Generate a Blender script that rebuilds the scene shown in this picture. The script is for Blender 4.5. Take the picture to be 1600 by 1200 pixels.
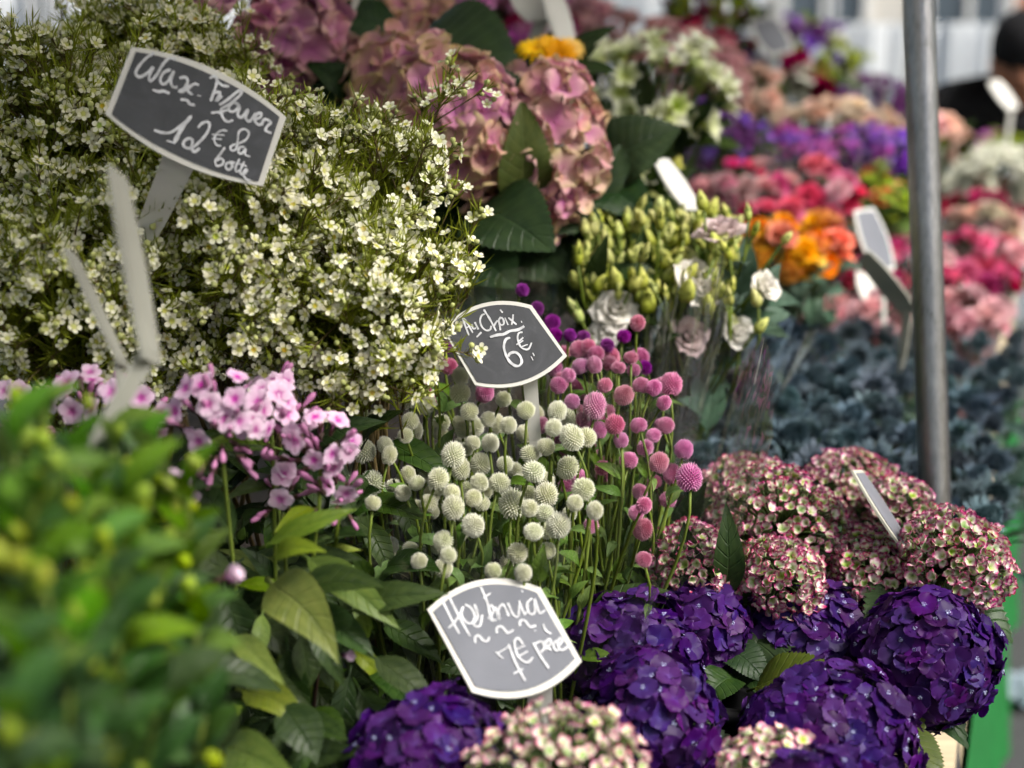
import bpy, math, random
from mathutils import Vector, Matrix, noise as mnoise

# ------------------------------------------------------------------ scene, camera, light
for o in list(bpy.data.objects):
    bpy.data.objects.remove(o)
SC = bpy.context.scene
COL = SC.collection
RAD = math.radians
FPX = 2444.0                      # focal length in pixels of the 1600 px wide photograph
PITCH = RAD(13.0)
CAM = Vector((0.0, 0.0, 1.5))
FW = Vector((0, math.cos(PITCH), -math.sin(PITCH)))
UP = Vector((0, math.sin(PITCH), math.cos(PITCH)))
RT = Vector((1, 0, 0))
Z = Vector((0, 0, 1))

cam_d = bpy.data.cameras.new('camera')
cam_d.sensor_width = 36.0
cam_d.lens = FPX / 1600.0 * 36.0
cam_d.clip_start = 0.02
cam_d.clip_end = 400.0
cam_d.dof.use_dof = True
cam_d.dof.focus_distance = 1.27
cam_d.dof.aperture_fstop = 3.2
cam_d.dof.aperture_blades = 0
cam = bpy.data.objects.new('camera', cam_d)
COL.objects.link(cam)
cam.location = CAM
cam.rotation_euler = (RAD(90) - PITCH, 0, 0)
SC.camera = cam

SUN_ELEV, SUN_AZ = RAD(50), RAD(117)      # azimuth clockwise from +Y (the view direction): from the aisle side, a little behind us
wd = bpy.data.worlds.new('World')
SC.world = wd
wd.use_nodes = True
wn = wd.node_tree.nodes
sky = wn.new('ShaderNodeTexSky')
sky.sky_type = 'NISHITA'
sky.sun_disc = False
sky.sun_elevation = SUN_ELEV
sky.sun_rotation = SUN_AZ
sky.air_density = 1.6
sky.dust_density = 4.0
sky.ozone_density = 1.0
bg = wn['Background']
wd.node_tree.links.new(sky.outputs[0], bg.inputs[0])
bg.inputs[1].default_value = 0.066
sun_d = bpy.data.lights.new('sun', 'SUN')
sun_d.energy = 2.7
sun_d.angle = RAD(24)
sun_d.color = (1.0, 0.965, 0.91)
sun = bpy.data.objects.new('sun', sun_d)
COL.objects.link(sun)
sd = Vector((math.sin(SUN_AZ) * math.cos(SUN_ELEV), math.cos(SUN_AZ) * math.cos(SUN_ELEV), math.sin(SUN_ELEV)))
sun.rotation_euler = sd.to_track_quat('Z', 'Y').to_euler()
sun.location = sd * 20
vs = SC.view_settings
vs.view_transform = 'Standard'
vs.look = 'None'
vs.gamma = 1.0
vs.exposure = 1.14
vs.use_curve_mapping = False
cy = SC.cycles
cy.use_denoising = True
cy.max_bounces = 4
cy.diffuse_bounces = 2
cy.glossy_bounces = 2
cy.transmission_bounces = 3
cy.transparent_max_bounces = 14
cy.use_adaptive_sampling = True
cy.adaptive_threshold = 0.045
cy.adaptive_min_samples = 12
cy.use_light_tree = False
cy.sample_clamp_indirect = 6.0
cy.caustics_reflective = False
cy.caustics_refractive = False


def P(px, py, d):
    """photograph pixel and depth along the view axis -> place in the world"""
    return CAM + d * (FW + RT * ((px - 800) / FPX) - UP * ((py - 600) / FPX))


def ppm(d):
    return FPX / d


# ------------------------------------------------------------------ mesh helpers
class MB:
    def __init__(self):
        self.v, self.f, self.uv, self.mi = [], [], [], []

    def add(self, verts, faces, uvs=None, mat=0, M=None):
        n = len(self.v)
        if M is not None:
            verts = [M @ Vector(p) for p in verts]
        self.v.extend([tuple(p) for p in verts])
        self.uv.extend(uvs if uvs else [(0.5, 0.5)] * len(verts))
        for f in faces:
            self.f.append([i + n for i in f])
            self.mi.append(mat)

    def mesh(self, name, mats, smooth=True):
        m = bpy.data.meshes.new(name)
        m.from_pydata(self.v, [], self.f)
        for mt in mats:
            m.materials.append(mt)
        m.polygons.foreach_set('material_index', self.mi)
        m.polygons.foreach_set('use_smooth', [smooth] * len(self.f))
        ul = m.uv_layers.new(name='UVMap')
        idx = [0] * len(m.loops)
        m.loops.foreach_get('vertex_index', idx)
        flat = []
        for i in idx:
            flat.extend(self.uv[i])
        ul.data.foreach_set('uv', flat)
        m.update()
        return m


def grid(nu, nv):
    return [(i * (nv + 1) + j, i * (nv + 1) + j + 1, (i + 1) * (nv + 1) + j + 1, (i + 1) * (nv + 1) + j)
            for i in range(nu) for j in range(nv)]


def petal(mb, M, L=1.0, W=0.5, cup=0.2, curl=0.0, nu=4, nv=4, prof=None, mat=0, ruffle=0.0, seed=0):
    """a petal from the origin along +Y, face up +Z"""
    prof = prof or (lambda u: math.sin(math.pi * min(1, (u * 0.88 + 0.09))) ** 0.7)
    vs_, uv = [], []
    for i in range(nu + 1):
        u = 1 - (1 - i / nu) ** 1.5
        w = W * prof(u)
        for j in range(nv + 1):
            s = j / nv * 2 - 1
            y = u * L * (1 - 0.06 * s * s * u)
            z = cup * L * (u * u * 0.6 + (s * s) * 0.35 * prof(u)) + curl * L * u ** 3
            if ruffle:
                z += ruffle * L * u * math.sin(s * 4.0 + seed * 2.1) * (0.3 + u)
            vs_.append((s * w, y, z))
            uv.append((j / nv, u))
    mb.add(vs_, grid(nu, nv), uv, mat, M)


def tube_pts(pts, radii, sides=5):
    """rings along a polyline -> verts, faces, uvs"""
    vs_, fs, uv = [], [], []
    n = len(pts)
    for i, p in enumerate(pts):
        a = pts[max(0, i - 1)]
        b = pts[min(n - 1, i + 1)]
        t = (Vector(b) - Vector(a))
        t = t.normalized() if t.length > 1e-9 else Vector((0, 0, 1))
        ref = Vector((0, 0, 1)) if abs(t.z) < 0.9 else Vector((1, 0, 0))
        x = t.cross(ref).normalized()
        y = t.cross(x)
        r = radii[i] if isinstance(radii, (list, tuple)) else radii
        for k in range(sides):
            a_ = 2 * math.pi * k / sides
            vs_.append(Vector(p) + (x * math.cos(a_) + y * math.sin(a_)) * r)
            uv.append((k / sides, i / max(1, n - 1)))
    for i in range(n - 1):
        for k in range(sides):
            k2 = (k + 1) % sides
            fs.append((i * sides + k, i * sides + k2, (i + 1) * sides + k2, (i + 1) * sides + k))
    fs.append(tuple(range(sides))[::-1])
    fs.append(tuple((n - 1) * sides + k for k in range(sides)))
    return vs_, fs, uv


def bez(a, b, c, d, n):
    out = []
    for i in range(n + 1):
        t = i / n
        s = 1 - t
        out.append(a * (s ** 3) + b * (3 * s * s * t) + c * (3 * s * t * t) + d * (t ** 3))
    return out


def lathe(prof, sides=12, cap=True):
    vs_, fs, uv = [], [], []
    n = len(prof)
    for i, (r, z) in enumerate(prof):
        for k in range(sides):
            a = 2 * math.pi * k / sides
            vs_.append((r * math.cos(a), r * math.sin(a), z))
            uv.append((k / sides, i / (n - 1)))
    for i in range(n - 1):
        for k in range(sides):
            k2 = (k + 1) % sides
            fs.append((i * sides + k, i * sides + k2, (i + 1) * sides + k2, (i + 1) * sides + k))
    if cap:
        fs.append(tuple(range(sides))[::-1])
        fs.append(tuple((n - 1) * sides + k for k in range(sides)))
    return vs_, fs, uv


def box(mb, c, s, M=None, mat=0):
    x, y, z = s[0] / 2, s[1] / 2, s[2] / 2
    v = [(c[0] + a * x, c[1] + b * y, c[2] + e * z) for a in (-1, 1) for b in (-1, 1) for e in (-1, 1)]
    f = [(0, 1, 3, 2), (4, 6, 7, 5), (0, 4, 5, 1), (2, 3, 7, 6), (0, 2, 6, 4), (1, 5, 7, 3)]
    mb.add(v, f, None, mat, M)


def frame(p, n, spin=0.0, s=1.0):
    """matrix whose +Z is n, turned by spin about it, scaled s"""
    n = Vector(n).normalized()
    ref = Vector((0, 0, 1)) if abs(n.z) < 0.95 else Vector((0, 1, 0))
    x = ref.cross(n).normalized()
    y = n.cross(x)
    c, q = math.cos(spin), math.sin(spin)
    X = x * c + y * q
    Y = y * c - x * q
    if not isinstance(s, (tuple, list)):
        s = (s, s, s)
    M = Matrix.Identity(4)
    for i in range(3):
        M[i][0] = X[i] * s[0]
        M[i][1] = Y[i] * s[1]
        M[i][2] = n[i] * s[2]
        M[i][3] = p[i]
    return M


def along(base, tip, nrm, wide=1.0):
    """matrix for a unit leaf: +Y from base to tip, +Z near nrm"""
    y = Vector(tip) - Vector(base)
    L = y.length
    y = y / L
    z = Vector(nrm) - y * Vector(nrm).dot(y)
    z = z.normalized() if z.length > 1e-6 else Vector((1, 0, 0))
    x = y.cross(z)
    M = Matrix.Identity(4)
    for i in range(3):
        M[i][0] = x[i] * L * wide
        M[i][1] = y[i] * L
        M[i][2] = z[i] * L
        M[i][3] = base[i]
    return M


def ob(name, mesh, parent=None, M=None, kind=None, label=None):
    o = bpy.data.objects.new(name, mesh)
    COL.objects.link(o)
    if parent is not None:
        o.parent = parent
    if M is not None:
        o.matrix_basis = M
    if kind:
        o['kind'] = kind
    if label:
        o['label'] = label
    return o


def thing(name, label, cat, loc, group=None):
    o = bpy.data.objects.new(name, None)
    COL.objects.link(o)
    o.empty_display_size = 0.02
    o.location = loc
    o['label'] = label
    o['category'] = cat
    if group:
        o['group'] = group
    return o


def T(v):
    return Matrix.Translation(v)


def rv(r):
    """random unit vector"""
    while True:
        v = Vector((r.uniform(-1, 1), r.uniform(-1, 1), r.uniform(-1, 1)))
        if 0.05 < v.length < 1:
            return v.normalized()


# ------------------------------------------------------------------ materials
def new_mat(name):
    m = bpy.data.materials.new(name)
    m.use_nodes = True
    nt = m.node_tree
    nt.nodes.clear()
    out = nt.nodes.new('ShaderNodeOutputMaterial')
    return m, nt, out


def N(nt, t, **kw):
    n = nt.nodes.new(t)
    for k, v in kw.items():
        setattr(n, k, v)
    return n


def mth(nt, op, a, b=None, clamp=False):
    n = nt.nodes.new('ShaderNodeMath')
    n.operation = op
    n.use_clamp = clamp
    for i, x in enumerate((a, b)):
        if x is None:
            continue
        if isinstance(x, (int, float)):
            n.inputs[i].default_value = x
        else:
            nt.links.new(x, n.inputs[i])
    return n.outputs[0]


def ramp(nt, fac, stops):
    n = nt.nodes.new('ShaderNodeValToRGB')
    e = n.color_ramp.elements
    e[0].position, e[0].color = stops[0][0], (*stops[0][1], 1)
    e[1].position, e[1].color = stops[-1][0], (*stops[-1][1], 1)
    for p, c in stops[1:-1]:
        x = e.new(p)
        x.color = (*c, 1)
    nt.links.new(fac, n.inputs[0])
    return n.outputs[0]


def mix(nt, fac, a, b, mode='MIX'):
    n = nt.nodes.new('ShaderNodeMix')
    n.data_type = 'RGBA'
    n.blend_type = mode
    for sock, x in ((n.inputs[0], fac), (n.inputs[6], a), (n.inputs[7], b)):
        if isinstance(x, (int, float)):
            sock.default_value = x
        elif isinstance(x, tuple):
            sock.default_value = (*x, 1)
        else:
            nt.links.new(x, sock)
    return n.outputs[2]


def hsv_rand(nt, col, dh, ds, dv):
    oi = N(nt, 'ShaderNodeObjectInfo').outputs['Random']
    r2 = mth(nt, 'FRACT', mth(nt, 'MULTIPLY', oi, 17.31))
    r3 = mth(nt, 'FRACT', mth(nt, 'MULTIPLY', oi, 91.7))
    h = N(nt, 'ShaderNodeHueSaturation')
    nt.links.new(mth(nt, 'ADD', 0.5 - dh / 2, mth(nt, 'MULTIPLY', oi, dh)), h.inputs['Hue'])
    nt.links.new(mth(nt, 'ADD', 1 - ds / 2, mth(nt, 'MULTIPLY', r2, ds)), h.inputs['Saturation'])
    nt.links.new(mth(nt, 'ADD', 1 - dv / 2, mth(nt, 'MULTIPLY', r3, dv)), h.inputs['Value'])
    nt.links.new(col, h.inputs['Color'])
    return h.outputs[0]


def finish(nt, out, col, rough=0.55, trans=0.25, bump=None, bump_s=0.3, spec=0.35, sheen=0.0, bdist=0.002):
    p = N(nt, 'ShaderNodeBsdfPrincipled')
    nt.links.new(col, p.inputs['Base Color']) if not isinstance(col, tuple) else setattr(p.inputs['Base Color'], 'default_value', (*col, 1))
    p.inputs['Roughness'].default_value = rough
    p.inputs['Specular IOR Level'].default_value = spec
    if sheen:
        p.inputs['Sheen Weight'].default_value = sheen
    if bump is not None:
        b = N(nt, 'ShaderNodeBump')
        b.inputs['Strength'].default_value = bump_s
        b.inputs['Distance'].default_value = bdist
        nt.links.new(bump, b.inputs['Height'])
        nt.links.new(b.outputs[0], p.inputs['Normal'])
    if trans > 0:
        t = N(nt, 'ShaderNodeBsdfTranslucent')
        nt.links.new(col, t.inputs[0]) if not isinstance(col, tuple) else setattr(t.inputs[0], 'default_value', (*col, 1))
        mx = N(nt, 'ShaderNodeMixShader')
        mx.inputs[0].default_value = trans
        nt.links.new(p.outputs[0], mx.inputs[1])
        nt.links.new(t.outputs[0], mx.inputs[2])
        nt.links.new(mx.outputs[0], out.inputs[0])
    else:
        nt.links.new(p.outputs[0], out.inputs[0])


def uv_y(nt):
    s = N(nt, 'ShaderNodeSeparateXYZ')
    nt.links.new(N(nt, 'ShaderNodeTexCoord').outputs['UV'], s.inputs[0])
    return s.outputs[0], s.outputs[1]


def petal_mat(name, stops, stops2=None, dh=0.02, ds=0.2, dv=0.3, trans=0.25, rough=0.55, vein=0.0, mottle=0.15, nscale=9.0):
    m, nt, out = new_mat(name)
    x, y = uv_y(nt)
    nz = N(nt, 'ShaderNodeTexNoise')
    nt.links.new(N(nt, 'ShaderNodeTexCoord').outputs['Object'], nz.inputs['Vector'])
    nz.inputs['Scale'].default_value = nscale
    nz.inputs['Detail'].default_value = 3.0
    f = mth(nt, 'ADD', y, mth(nt, 'MULTIPLY', mth(nt, 'SUBTRACT', nz.outputs[0], 0.5), mottle * 2))
    c = ramp(nt, f, stops)
    if stops2:
        c2 = ramp(nt, f, stops2)
        oi = N(nt, 'ShaderNodeObjectInfo').outputs['Random']
        q = mth(nt, 'FRACT', mth(nt, 'MULTIPLY', oi, 53.7))
        c = mix(nt, q, c, c2)
    c = hsv_rand(nt, c, dh, ds, dv)
    bump = None
    if vein:
        # fine lengthwise veins fanning over the petal
        w = mth(nt, 'SINE', mth(nt, 'MULTIPLY', x, 60.0))
        bump = w
    finish(nt, out, c, rough, trans, bump, vein, 0.16)
    return m


def leaf_mat(name, c_lo, c_hi, vein_c, trans=0.3, rough=0.45, nveins=9.0, slant=2.2, dv=0.45, dh=0.03, bs=0.5, spec=0.22):
    m, nt, out = new_mat(name)
    x, y = uv_y(nt)
    ax = mth(nt, 'ABSOLUTE', mth(nt, 'SUBTRACT', x, 0.5))
    mid = mth(nt, 'SUBTRACT', 1.0, mth(nt, 'MULTIPLY', ax, 28.0), True)
    lat = mth(nt, 'PINGPONG', mth(nt, 'SUBTRACT', mth(nt, 'MULTIPLY', y, nveins), mth(nt, 'MULTIPLY', ax, slant)), 0.5)
    latl = mth(nt, 'SUBTRACT', 1.0, mth(nt, 'MULTIPLY', lat, 9.0), True)
    v = mth(nt, 'MAXIMUM', mid, mth(nt, 'MULTIPLY', latl, 0.6))
    nz = N(nt, 'ShaderNodeTexNoise')
    nt.links.new(N(nt, 'ShaderNodeTexCoord').outputs['UV'], nz.inputs['Vector'])
    nz.inputs['Scale'].default_value = 5.0
    nz.inputs['Detail'].default_value = 4.0
    c = ramp(nt, nz.outputs[0], [(0.3, c_lo), (0.7, c_hi)])
    c = mix(nt, mth(nt, 'MULTIPLY', v, 0.38), c, vein_c)
    c = hsv_rand(nt, c, dh, 0.3, dv)
    h = mth(nt, 'ADD', mth(nt, 'MULTIPLY', v, -1.0), mth(nt, 'MULTIPLY', nz.outputs[0], 0.3))
    finish(nt, out, c, rough, trans, h, bs, spec)
    return m


def flat_mat(name, col, rough=0.5, trans=0.0, spec=0.22, metal=0.0, nscale=0, namt=0.3, bump=0.0, dv=0.0, stretch=(1, 1, 1), dh=0.0, bdist=0.002):
    m, nt, out = new_mat(name)
    c = col
    h = None
    if nscale:
        nz = N(nt, 'ShaderNodeTexNoise')
        mp = N(nt, 'ShaderNodeMapping')
        mp.inputs['Scale'].default_value = stretch
        nt.links.new(N(nt, 'ShaderNodeTexCoord').outputs['Object'], mp.inputs[0])
        nt.links.new(mp.outputs[0], nz.inputs['Vector'])
        nz.inputs['Scale'].default_value = nscale
        nz.inputs['Detail'].default_value = 5.0
        lo = tuple(x * (1 - namt) for x in col)
        hi = tuple(min(1, x * (1 + namt)) for x in col)
        c = ramp(nt, nz.outputs[0], [(0.3, lo), (0.7, hi)])
        h = nz.outputs[0] if bump else None
    if dv or dh:
        if isinstance(c, tuple):
            rgb = N(nt, 'ShaderNodeRGB')
            rgb.outputs[0].default_value = (*c, 1)
            c = rgb.outputs[0]
        c = hsv_rand(nt, c, dh, 0.15, dv)
    finish(nt, out, c, rough, trans, h, bump, spec, bdist=bdist)
    if metal:
        for n in nt.nodes:
            if n.type == 'BSDF_PRINCIPLED':
                n.inputs['Metallic'].default_value = metal
    return m


def film_mat(name, tint=(1, 1, 1), base=0.02, edge=0.5, rough=0.06, milky=0.02):
    """clear cellophane: see-through with glossy glints and a trace of milkiness"""
    m, nt, out = new_mat(name)
    nz = N(nt, 'ShaderNodeTexNoise')
    mp = N(nt, 'ShaderNodeMapping')
    mp.inputs['Scale'].default_value = (1, 1, 0.35)
    nt.links.new(N(nt, 'ShaderNodeTexCoord').outputs['Object'], mp.inputs[0])
    nt.links.new(mp.outputs[0], nz.inputs['Vector'])
    nz.inputs['Scale'].default_value = 45.0
    nz.inputs['Detail'].default_value = 3.0
    b = N(nt, 'ShaderNodeBump')
    b.inputs['Strength'].default_value = 0.35
    b.inputs['Distance'].default_value = 0.005
    nt.links.new(nz.outputs[0], b.inputs['Height'])
    lw = N(nt, 'ShaderNodeLayerWeight')
    lw.inputs[0].default_value = 0.25
    nt.links.new(b.outputs[0], lw.inputs['Normal'])
    fac = mth(nt, 'ADD', base, mth(nt, 'MULTIPLY', lw.outputs['Fresnel'], edge), True)
    tr = N(nt, 'ShaderNodeBsdfTransparent')
    tr.inputs[0].default_value = (*tint, 1)
    gl = N(nt, 'ShaderNodeBsdfGlossy')
    gl.inputs['Roughness'].default_value = rough
    nt.links.new(b.outputs[0], gl.inputs['Normal'])
    mx = N(nt, 'ShaderNodeMixShader')
    nt.links.new(fac, mx.inputs[0])
    nt.links.new(tr.outputs[0], mx.inputs[1])
    nt.links.new(gl.outputs[0], mx.inputs[2])
    di = N(nt, 'ShaderNodeBsdfDiffuse')
    di.inputs[0].default_value = (0.85, 0.87, 0.88, 1)
    m2 = N(nt, 'ShaderNodeMixShader')
    m2.inputs[0].default_value = milky
    nt.links.new(mx.outputs[0], m2.inputs[1])
    nt.links.new(di.outputs[0], m2.inputs[2])
    nt.links.new(m2.outputs[0], out.inputs[0])
    return m


MT = {}
MT['wax_petal'] = petal_mat('wax_petal', [(0.0, (0.60, 0.60, 0.22)), (0.35, (0.82, 0.80, 0.58)), (1.0, (0.86, 0.84, 0.70))], dh=0.02, ds=0.3, dv=0.25, trans=0.2, rough=0.5)
MT['wax_centre'] = petal_mat('wax_centre', [(0.0, (0.62, 0.36, 0.04)), (0.55, (0.55, 0.50, 0.08)), (1.0, (0.45, 0.52, 0.14))], [(0.0, (0.42, 0.47, 0.06)), (1.0, (0.42, 0.52, 0.14))], dh=0.05, dv=0.4, trans=0.1, rough=0.3)
MT['wax_green'] = flat_mat('wax_green', (0.14, 0.20, 0.03), 0.5, 0.25, nscale=30, namt=0.45)
MT['wax_needle'] = flat_mat('wax_needle', (0.21, 0.245, 0.018), 0.5, 0.2, nscale=25, namt=0.6)
MT['wax_stem'] = flat_mat('wax_stem', (0.12, 0.085, 0.035), 0.6, 0, nscale=40, namt=0.5)
MT['wax_bud'] = flat_mat('wax_bud', (0.50, 0.53, 0.20), 0.4, 0.15, nscale=60, namt=0.35)
MT['violet'] = petal_mat('violet', [(0.0, (0.075, 0.028, 0.17)), (0.25, (0.052, 0.008, 0.098)), (0.8, (0.046, 0.006, 0.078)), (1.0, (0.075, 0.015, 0.118))],
                         [(0.0, (0.048, 0.024, 0.16)), (0.3, (0.030, 0.008, 0.102)), (1.0, (0.038, 0.009, 0.108))], dh=0.03, ds=0.15, dv=0.8, trans=0.22, rough=0.45, vein=0.03)
MT['violet_eye'] = flat_mat('violet_eye', (0.55, 0.58, 0.85), 0.4, 0.1)
MT['antique'] = petal_mat('antique', [(0.0, (0.30, 0.42, 0.10)), (0.28, (0.62, 0.68, 0.46)), (0.52, (0.74, 0.64, 0.62)), (0.74, (0.52, 0.18, 0.29)), (1.0, (0.38, 0.05, 0.16))],
                          [(0.0, (0.18, 0.32, 0.03)), (0.36, (0.34, 0.48, 0.10)), (0.58, (0.66, 0.54, 0.48)), (0.80, (0.44, 0.11, 0.20)), (1.0, (0.32, 0.035, 0.12))], dh=0.05, ds=0.3, dv=0.5, trans=0.2, rough=0.5, mottle=0.3, nscale=2.5)
MT['antique_front'] = petal_mat('antique_front', [(0.0, (0.36, 0.50, 0.12)), (0.3, (0.70, 0.74, 0.50)), (0.52, (0.80, 0.68, 0.64)), (0.78, (0.62, 0.22, 0.34)), (1.0, (0.52, 0.09, 0.21))],
                                [(0.0, (0.28, 0.44, 0.05)), (0.4, (0.50, 0.62, 0.22)), (0.62, (0.74, 0.62, 0.56)), (1.0, (0.54, 0.12, 0.24))], dh=0.05, ds=0.3, dv=0.4, trans=0.2, rough=0.5, mottle=0.28, nscale=2.5)
MT['dusty'] = petal_mat('dusty', [(0.0, (0.60, 0.22, 0.42)), (0.4, (0.68, 0.32, 0.38)), (0.75, (0.68, 0.40, 0.34)), (1.0, (0.66, 0.46, 0.30))],
                        [(0.0, (0.52, 0.21, 0.30)), (0.45, (0.62, 0.35, 0.31)), (0.8, (0.58, 0.40, 0.24)), (1.0, (0.52, 0.41, 0.18))], dh=0.03, ds=0.25, dv=0.4, trans=0.25, rough=0.6, vein=0.08, mottle=0.3, nscale=1.5)
MT['mauve'] = petal_mat('mauve', [(0.0, (0.54, 0.15, 0.42)), (0.5, (0.62, 0.25, 0.43)), (1.0, (0.72, 0.40, 0.42))],
                        [(0.0, (0.48, 0.14, 0.32)), (0.6, (0.60, 0.29, 0.36)), (1.0, (0.68, 0.43, 0.36))], dh=0.03, ds=0.2, dv=0.4, trans=0.25, rough=0.6, vein=0.08, mottle=0.3, nscale=1.5)
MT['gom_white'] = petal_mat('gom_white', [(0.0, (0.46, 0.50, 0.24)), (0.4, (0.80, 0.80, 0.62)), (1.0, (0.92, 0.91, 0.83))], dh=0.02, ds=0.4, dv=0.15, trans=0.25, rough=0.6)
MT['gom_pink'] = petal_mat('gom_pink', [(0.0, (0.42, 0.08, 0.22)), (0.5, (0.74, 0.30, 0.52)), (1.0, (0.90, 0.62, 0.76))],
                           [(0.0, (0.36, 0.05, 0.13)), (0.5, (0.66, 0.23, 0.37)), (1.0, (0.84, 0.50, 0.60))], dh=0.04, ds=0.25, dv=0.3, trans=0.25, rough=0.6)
MT['gom_magenta'] = petal_mat('gom_magenta', [(0.0, (0.15, 0.01, 0.15)), (0.6, (0.33, 0.03, 0.34)), (1.0, (0.45, 0.10, 0.46))], dh=0.03, dv=0.3, trans=0.2, rough=0.6)
MT['stem'] = flat_mat('stem', (0.12, 0.165, 0.025), 0.45, 0.15, nscale=20, namt=0.4, dv=0.4)
MT['stem_dark'] = flat_mat('stem_dark', (0.07, 0.11, 0.03), 0.5, 0.1, nscale=20, namt=0.4)
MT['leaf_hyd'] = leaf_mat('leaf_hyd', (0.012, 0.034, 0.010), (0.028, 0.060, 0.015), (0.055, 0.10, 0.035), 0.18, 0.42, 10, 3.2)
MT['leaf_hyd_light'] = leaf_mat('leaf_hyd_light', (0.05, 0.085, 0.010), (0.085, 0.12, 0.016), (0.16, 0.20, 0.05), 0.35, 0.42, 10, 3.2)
MT['leaf_fore'] = leaf_mat('leaf_fore', (0.055, 0.14, 0.008), (0.12, 0.235, 0.016), (0.18, 0.30, 0.06), 0.40, 0.4, 8, 2.5, dv=0.7, dh=0.05)
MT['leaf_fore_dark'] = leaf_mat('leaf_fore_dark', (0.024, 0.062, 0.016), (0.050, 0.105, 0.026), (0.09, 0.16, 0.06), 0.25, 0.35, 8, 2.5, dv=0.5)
MT['leaf_phlox'] = leaf_mat('leaf_phlox', (0.11, 0.17, 0.02), (0.19, 0.245, 0.035), (0.22, 0.28, 0.07), 0.35, 0.42, 9, 2.4, dv=0.5, dh=0.04)
MT['leaf_shade'] = leaf_mat('leaf_shade', (0.012, 0.030, 0.005), (0.032, 0.058, 0.010), (0.05, 0.085, 0.022), 0.18, 0.45, 8, 2.4, dv=0.5)  # darker leaf copy; shade of the gaps is painted into its colour
MT['leaf_gom'] = leaf_mat('leaf_gom', (0.09, 0.17, 0.03), (0.15, 0.25, 0.05), (0.2, 0.3, 0.09), 0.35, 0.45, 7, 2.4, dv=0.4)
MT['leaf_teal'] = leaf_mat('leaf_teal', (0.012, 0.034, 0.026), (0.03, 0.06, 0.045), (0.06, 0.10, 0.07), 0.15, 0.6, 6, 2.0, dv=0.5)
MT['leaf_blue'] = leaf_mat('leaf_blue', (0.045, 0.09, 0.06), (0.09, 0.15, 0.10), (0.15, 0.22, 0.15), 0.25, 0.5, 6, 2.0, dv=0.5)
MT['bud_yellow'] = flat_mat('bud_yellow', (0.30, 0.38, 0.03), 0.4, 0.3, nscale=60, namt=0.35, dv=0.4, dh=0.04)
MT['phlox'] = petal_mat('phlox', [(0.0, (0.50, 0.05, 0.36)), (0.16, (0.58, 0.12, 0.44)), (0.38, (0.76, 0.48, 0.68)), (1.0, (0.82, 0.63, 0.77))], dh=0.02, ds=0.3, dv=0.25, trans=0.28, rough=0.55, mottle=0.06, vein=0.1)
MT['phlox_tube'] = flat_mat('phlox_tube', (0.50, 0.20, 0.38), 0.5, 0.2, nscale=60, namt=0.3, dv=0.4)
MT['phlox_calyx'] = flat_mat('phlox_calyx', (0.085, 0.045, 0.035), 0.5, 0.1, nscale=60, namt=0.4, dv=0.6)
MT['lis_bud'] = petal_mat('lis_bud', [(0.0, (0.30, 0.38, 0.05)), (0.3, (0.52, 0.56, 0.12)), (0.8, (0.64, 0.65, 0.22)), (1.0, (0.48, 0.50, 0.12))], dh=0.03, ds=0.3, dv=0.4, trans=0.25, rough=0.45)
MT['lis_petal'] = petal_mat('lis_petal', [(0.0, (0.62, 0.66, 0.34)), (0.3, (0.86, 0.84, 0.74)), (1.0, (0.88, 0.84, 0.79))], dh=0.02, ds=0.4, dv=0.15, trans=0.3, rough=0.55)
MT['lis_blush'] = petal_mat('lis_blush', [(0.0, (0.60, 0.52, 0.42)), (0.4, (0.70, 0.57, 0.54)), (1.0, (0.68, 0.53, 0.54))], dh=0.02, ds=0.2, dv=0.1, trans=0.3, rough=0.55)
MT['alst'] = petal_mat('alst', [(0.0, (0.40, 0.50, 0.08)), (0.25, (0.62, 0.68, 0.30)), (0.6, (0.80, 0.80, 0.66)), (1.0, (0.82, 0.82, 0.72))],
                       [(0.0, (0.34, 0.46, 0.05)), (0.7, (0.62, 0.68, 0.32)), (1.0, (0.78, 0.78, 0.62))], dh=0.02, ds=0.3, dv=0.2, trans=0.3, rough=0.5)


def simple_petal(name, base, tip, dh=0.04, dv=0.7, ds=0.3):
    md = tuple((a + b) / 2 for a, b in zip(base, tip))
    MT[name] = petal_mat(name, [(0.0, base), (0.5, md), (1.0, tip)], dh=dh, ds=ds, dv=dv, trans=0.25, rough=0.55)


simple_petal('rose_hot', (0.50, 0.02, 0.12), (0.84, 0.15, 0.30))
simple_petal('rose_crimson', (0.24, 0.006, 0.05), (0.50, 0.02, 0.12))
simple_petal('rose_pale', (0.62, 0.25, 0.30), (0.78, 0.48, 0.50))
simple_petal('rose_peach', (0.62, 0.34, 0.24), (0.80, 0.58, 0.46))
simple_petal('rose_cream', (0.66, 0.52, 0.34), (0.82, 0.70, 0.54))
simple_petal('orange', (0.74, 0.16, 0.01), (0.90, 0.36, 0.02), dv=0.4)
simple_petal('gold', (0.80, 0.36, 0.02), (0.90, 0.50, 0.03))
simple_petal('coral', (0.70, 0.16, 0.06), (0.85, 0.34, 0.18))
simple_petal('statice', (0.14, 0.04, 0.36), (0.30, 0.12, 0.55))
simple_petal('statice_pink', (0.36, 0.04, 0.30), (0.60, 0.16, 0.50))
simple_petal('white', (0.74, 0.76, 0.56), (0.88, 0.88, 0.80), dv=0.2)
simple_petal('pinkblob', (0.55, 0.12, 0.40), (0.74, 0.32, 0.58))
simple_petal('filler', (0.45, 0.20, 0.20), (0.66, 0.36, 0.38))
simple_petal('maroon', (0.10, 0.008, 0.03), (0.22, 0.02, 0.06))
simple_petal('plum', (0.10, 0.02, 0.13), (0.20, 0.05, 0.22))
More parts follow.
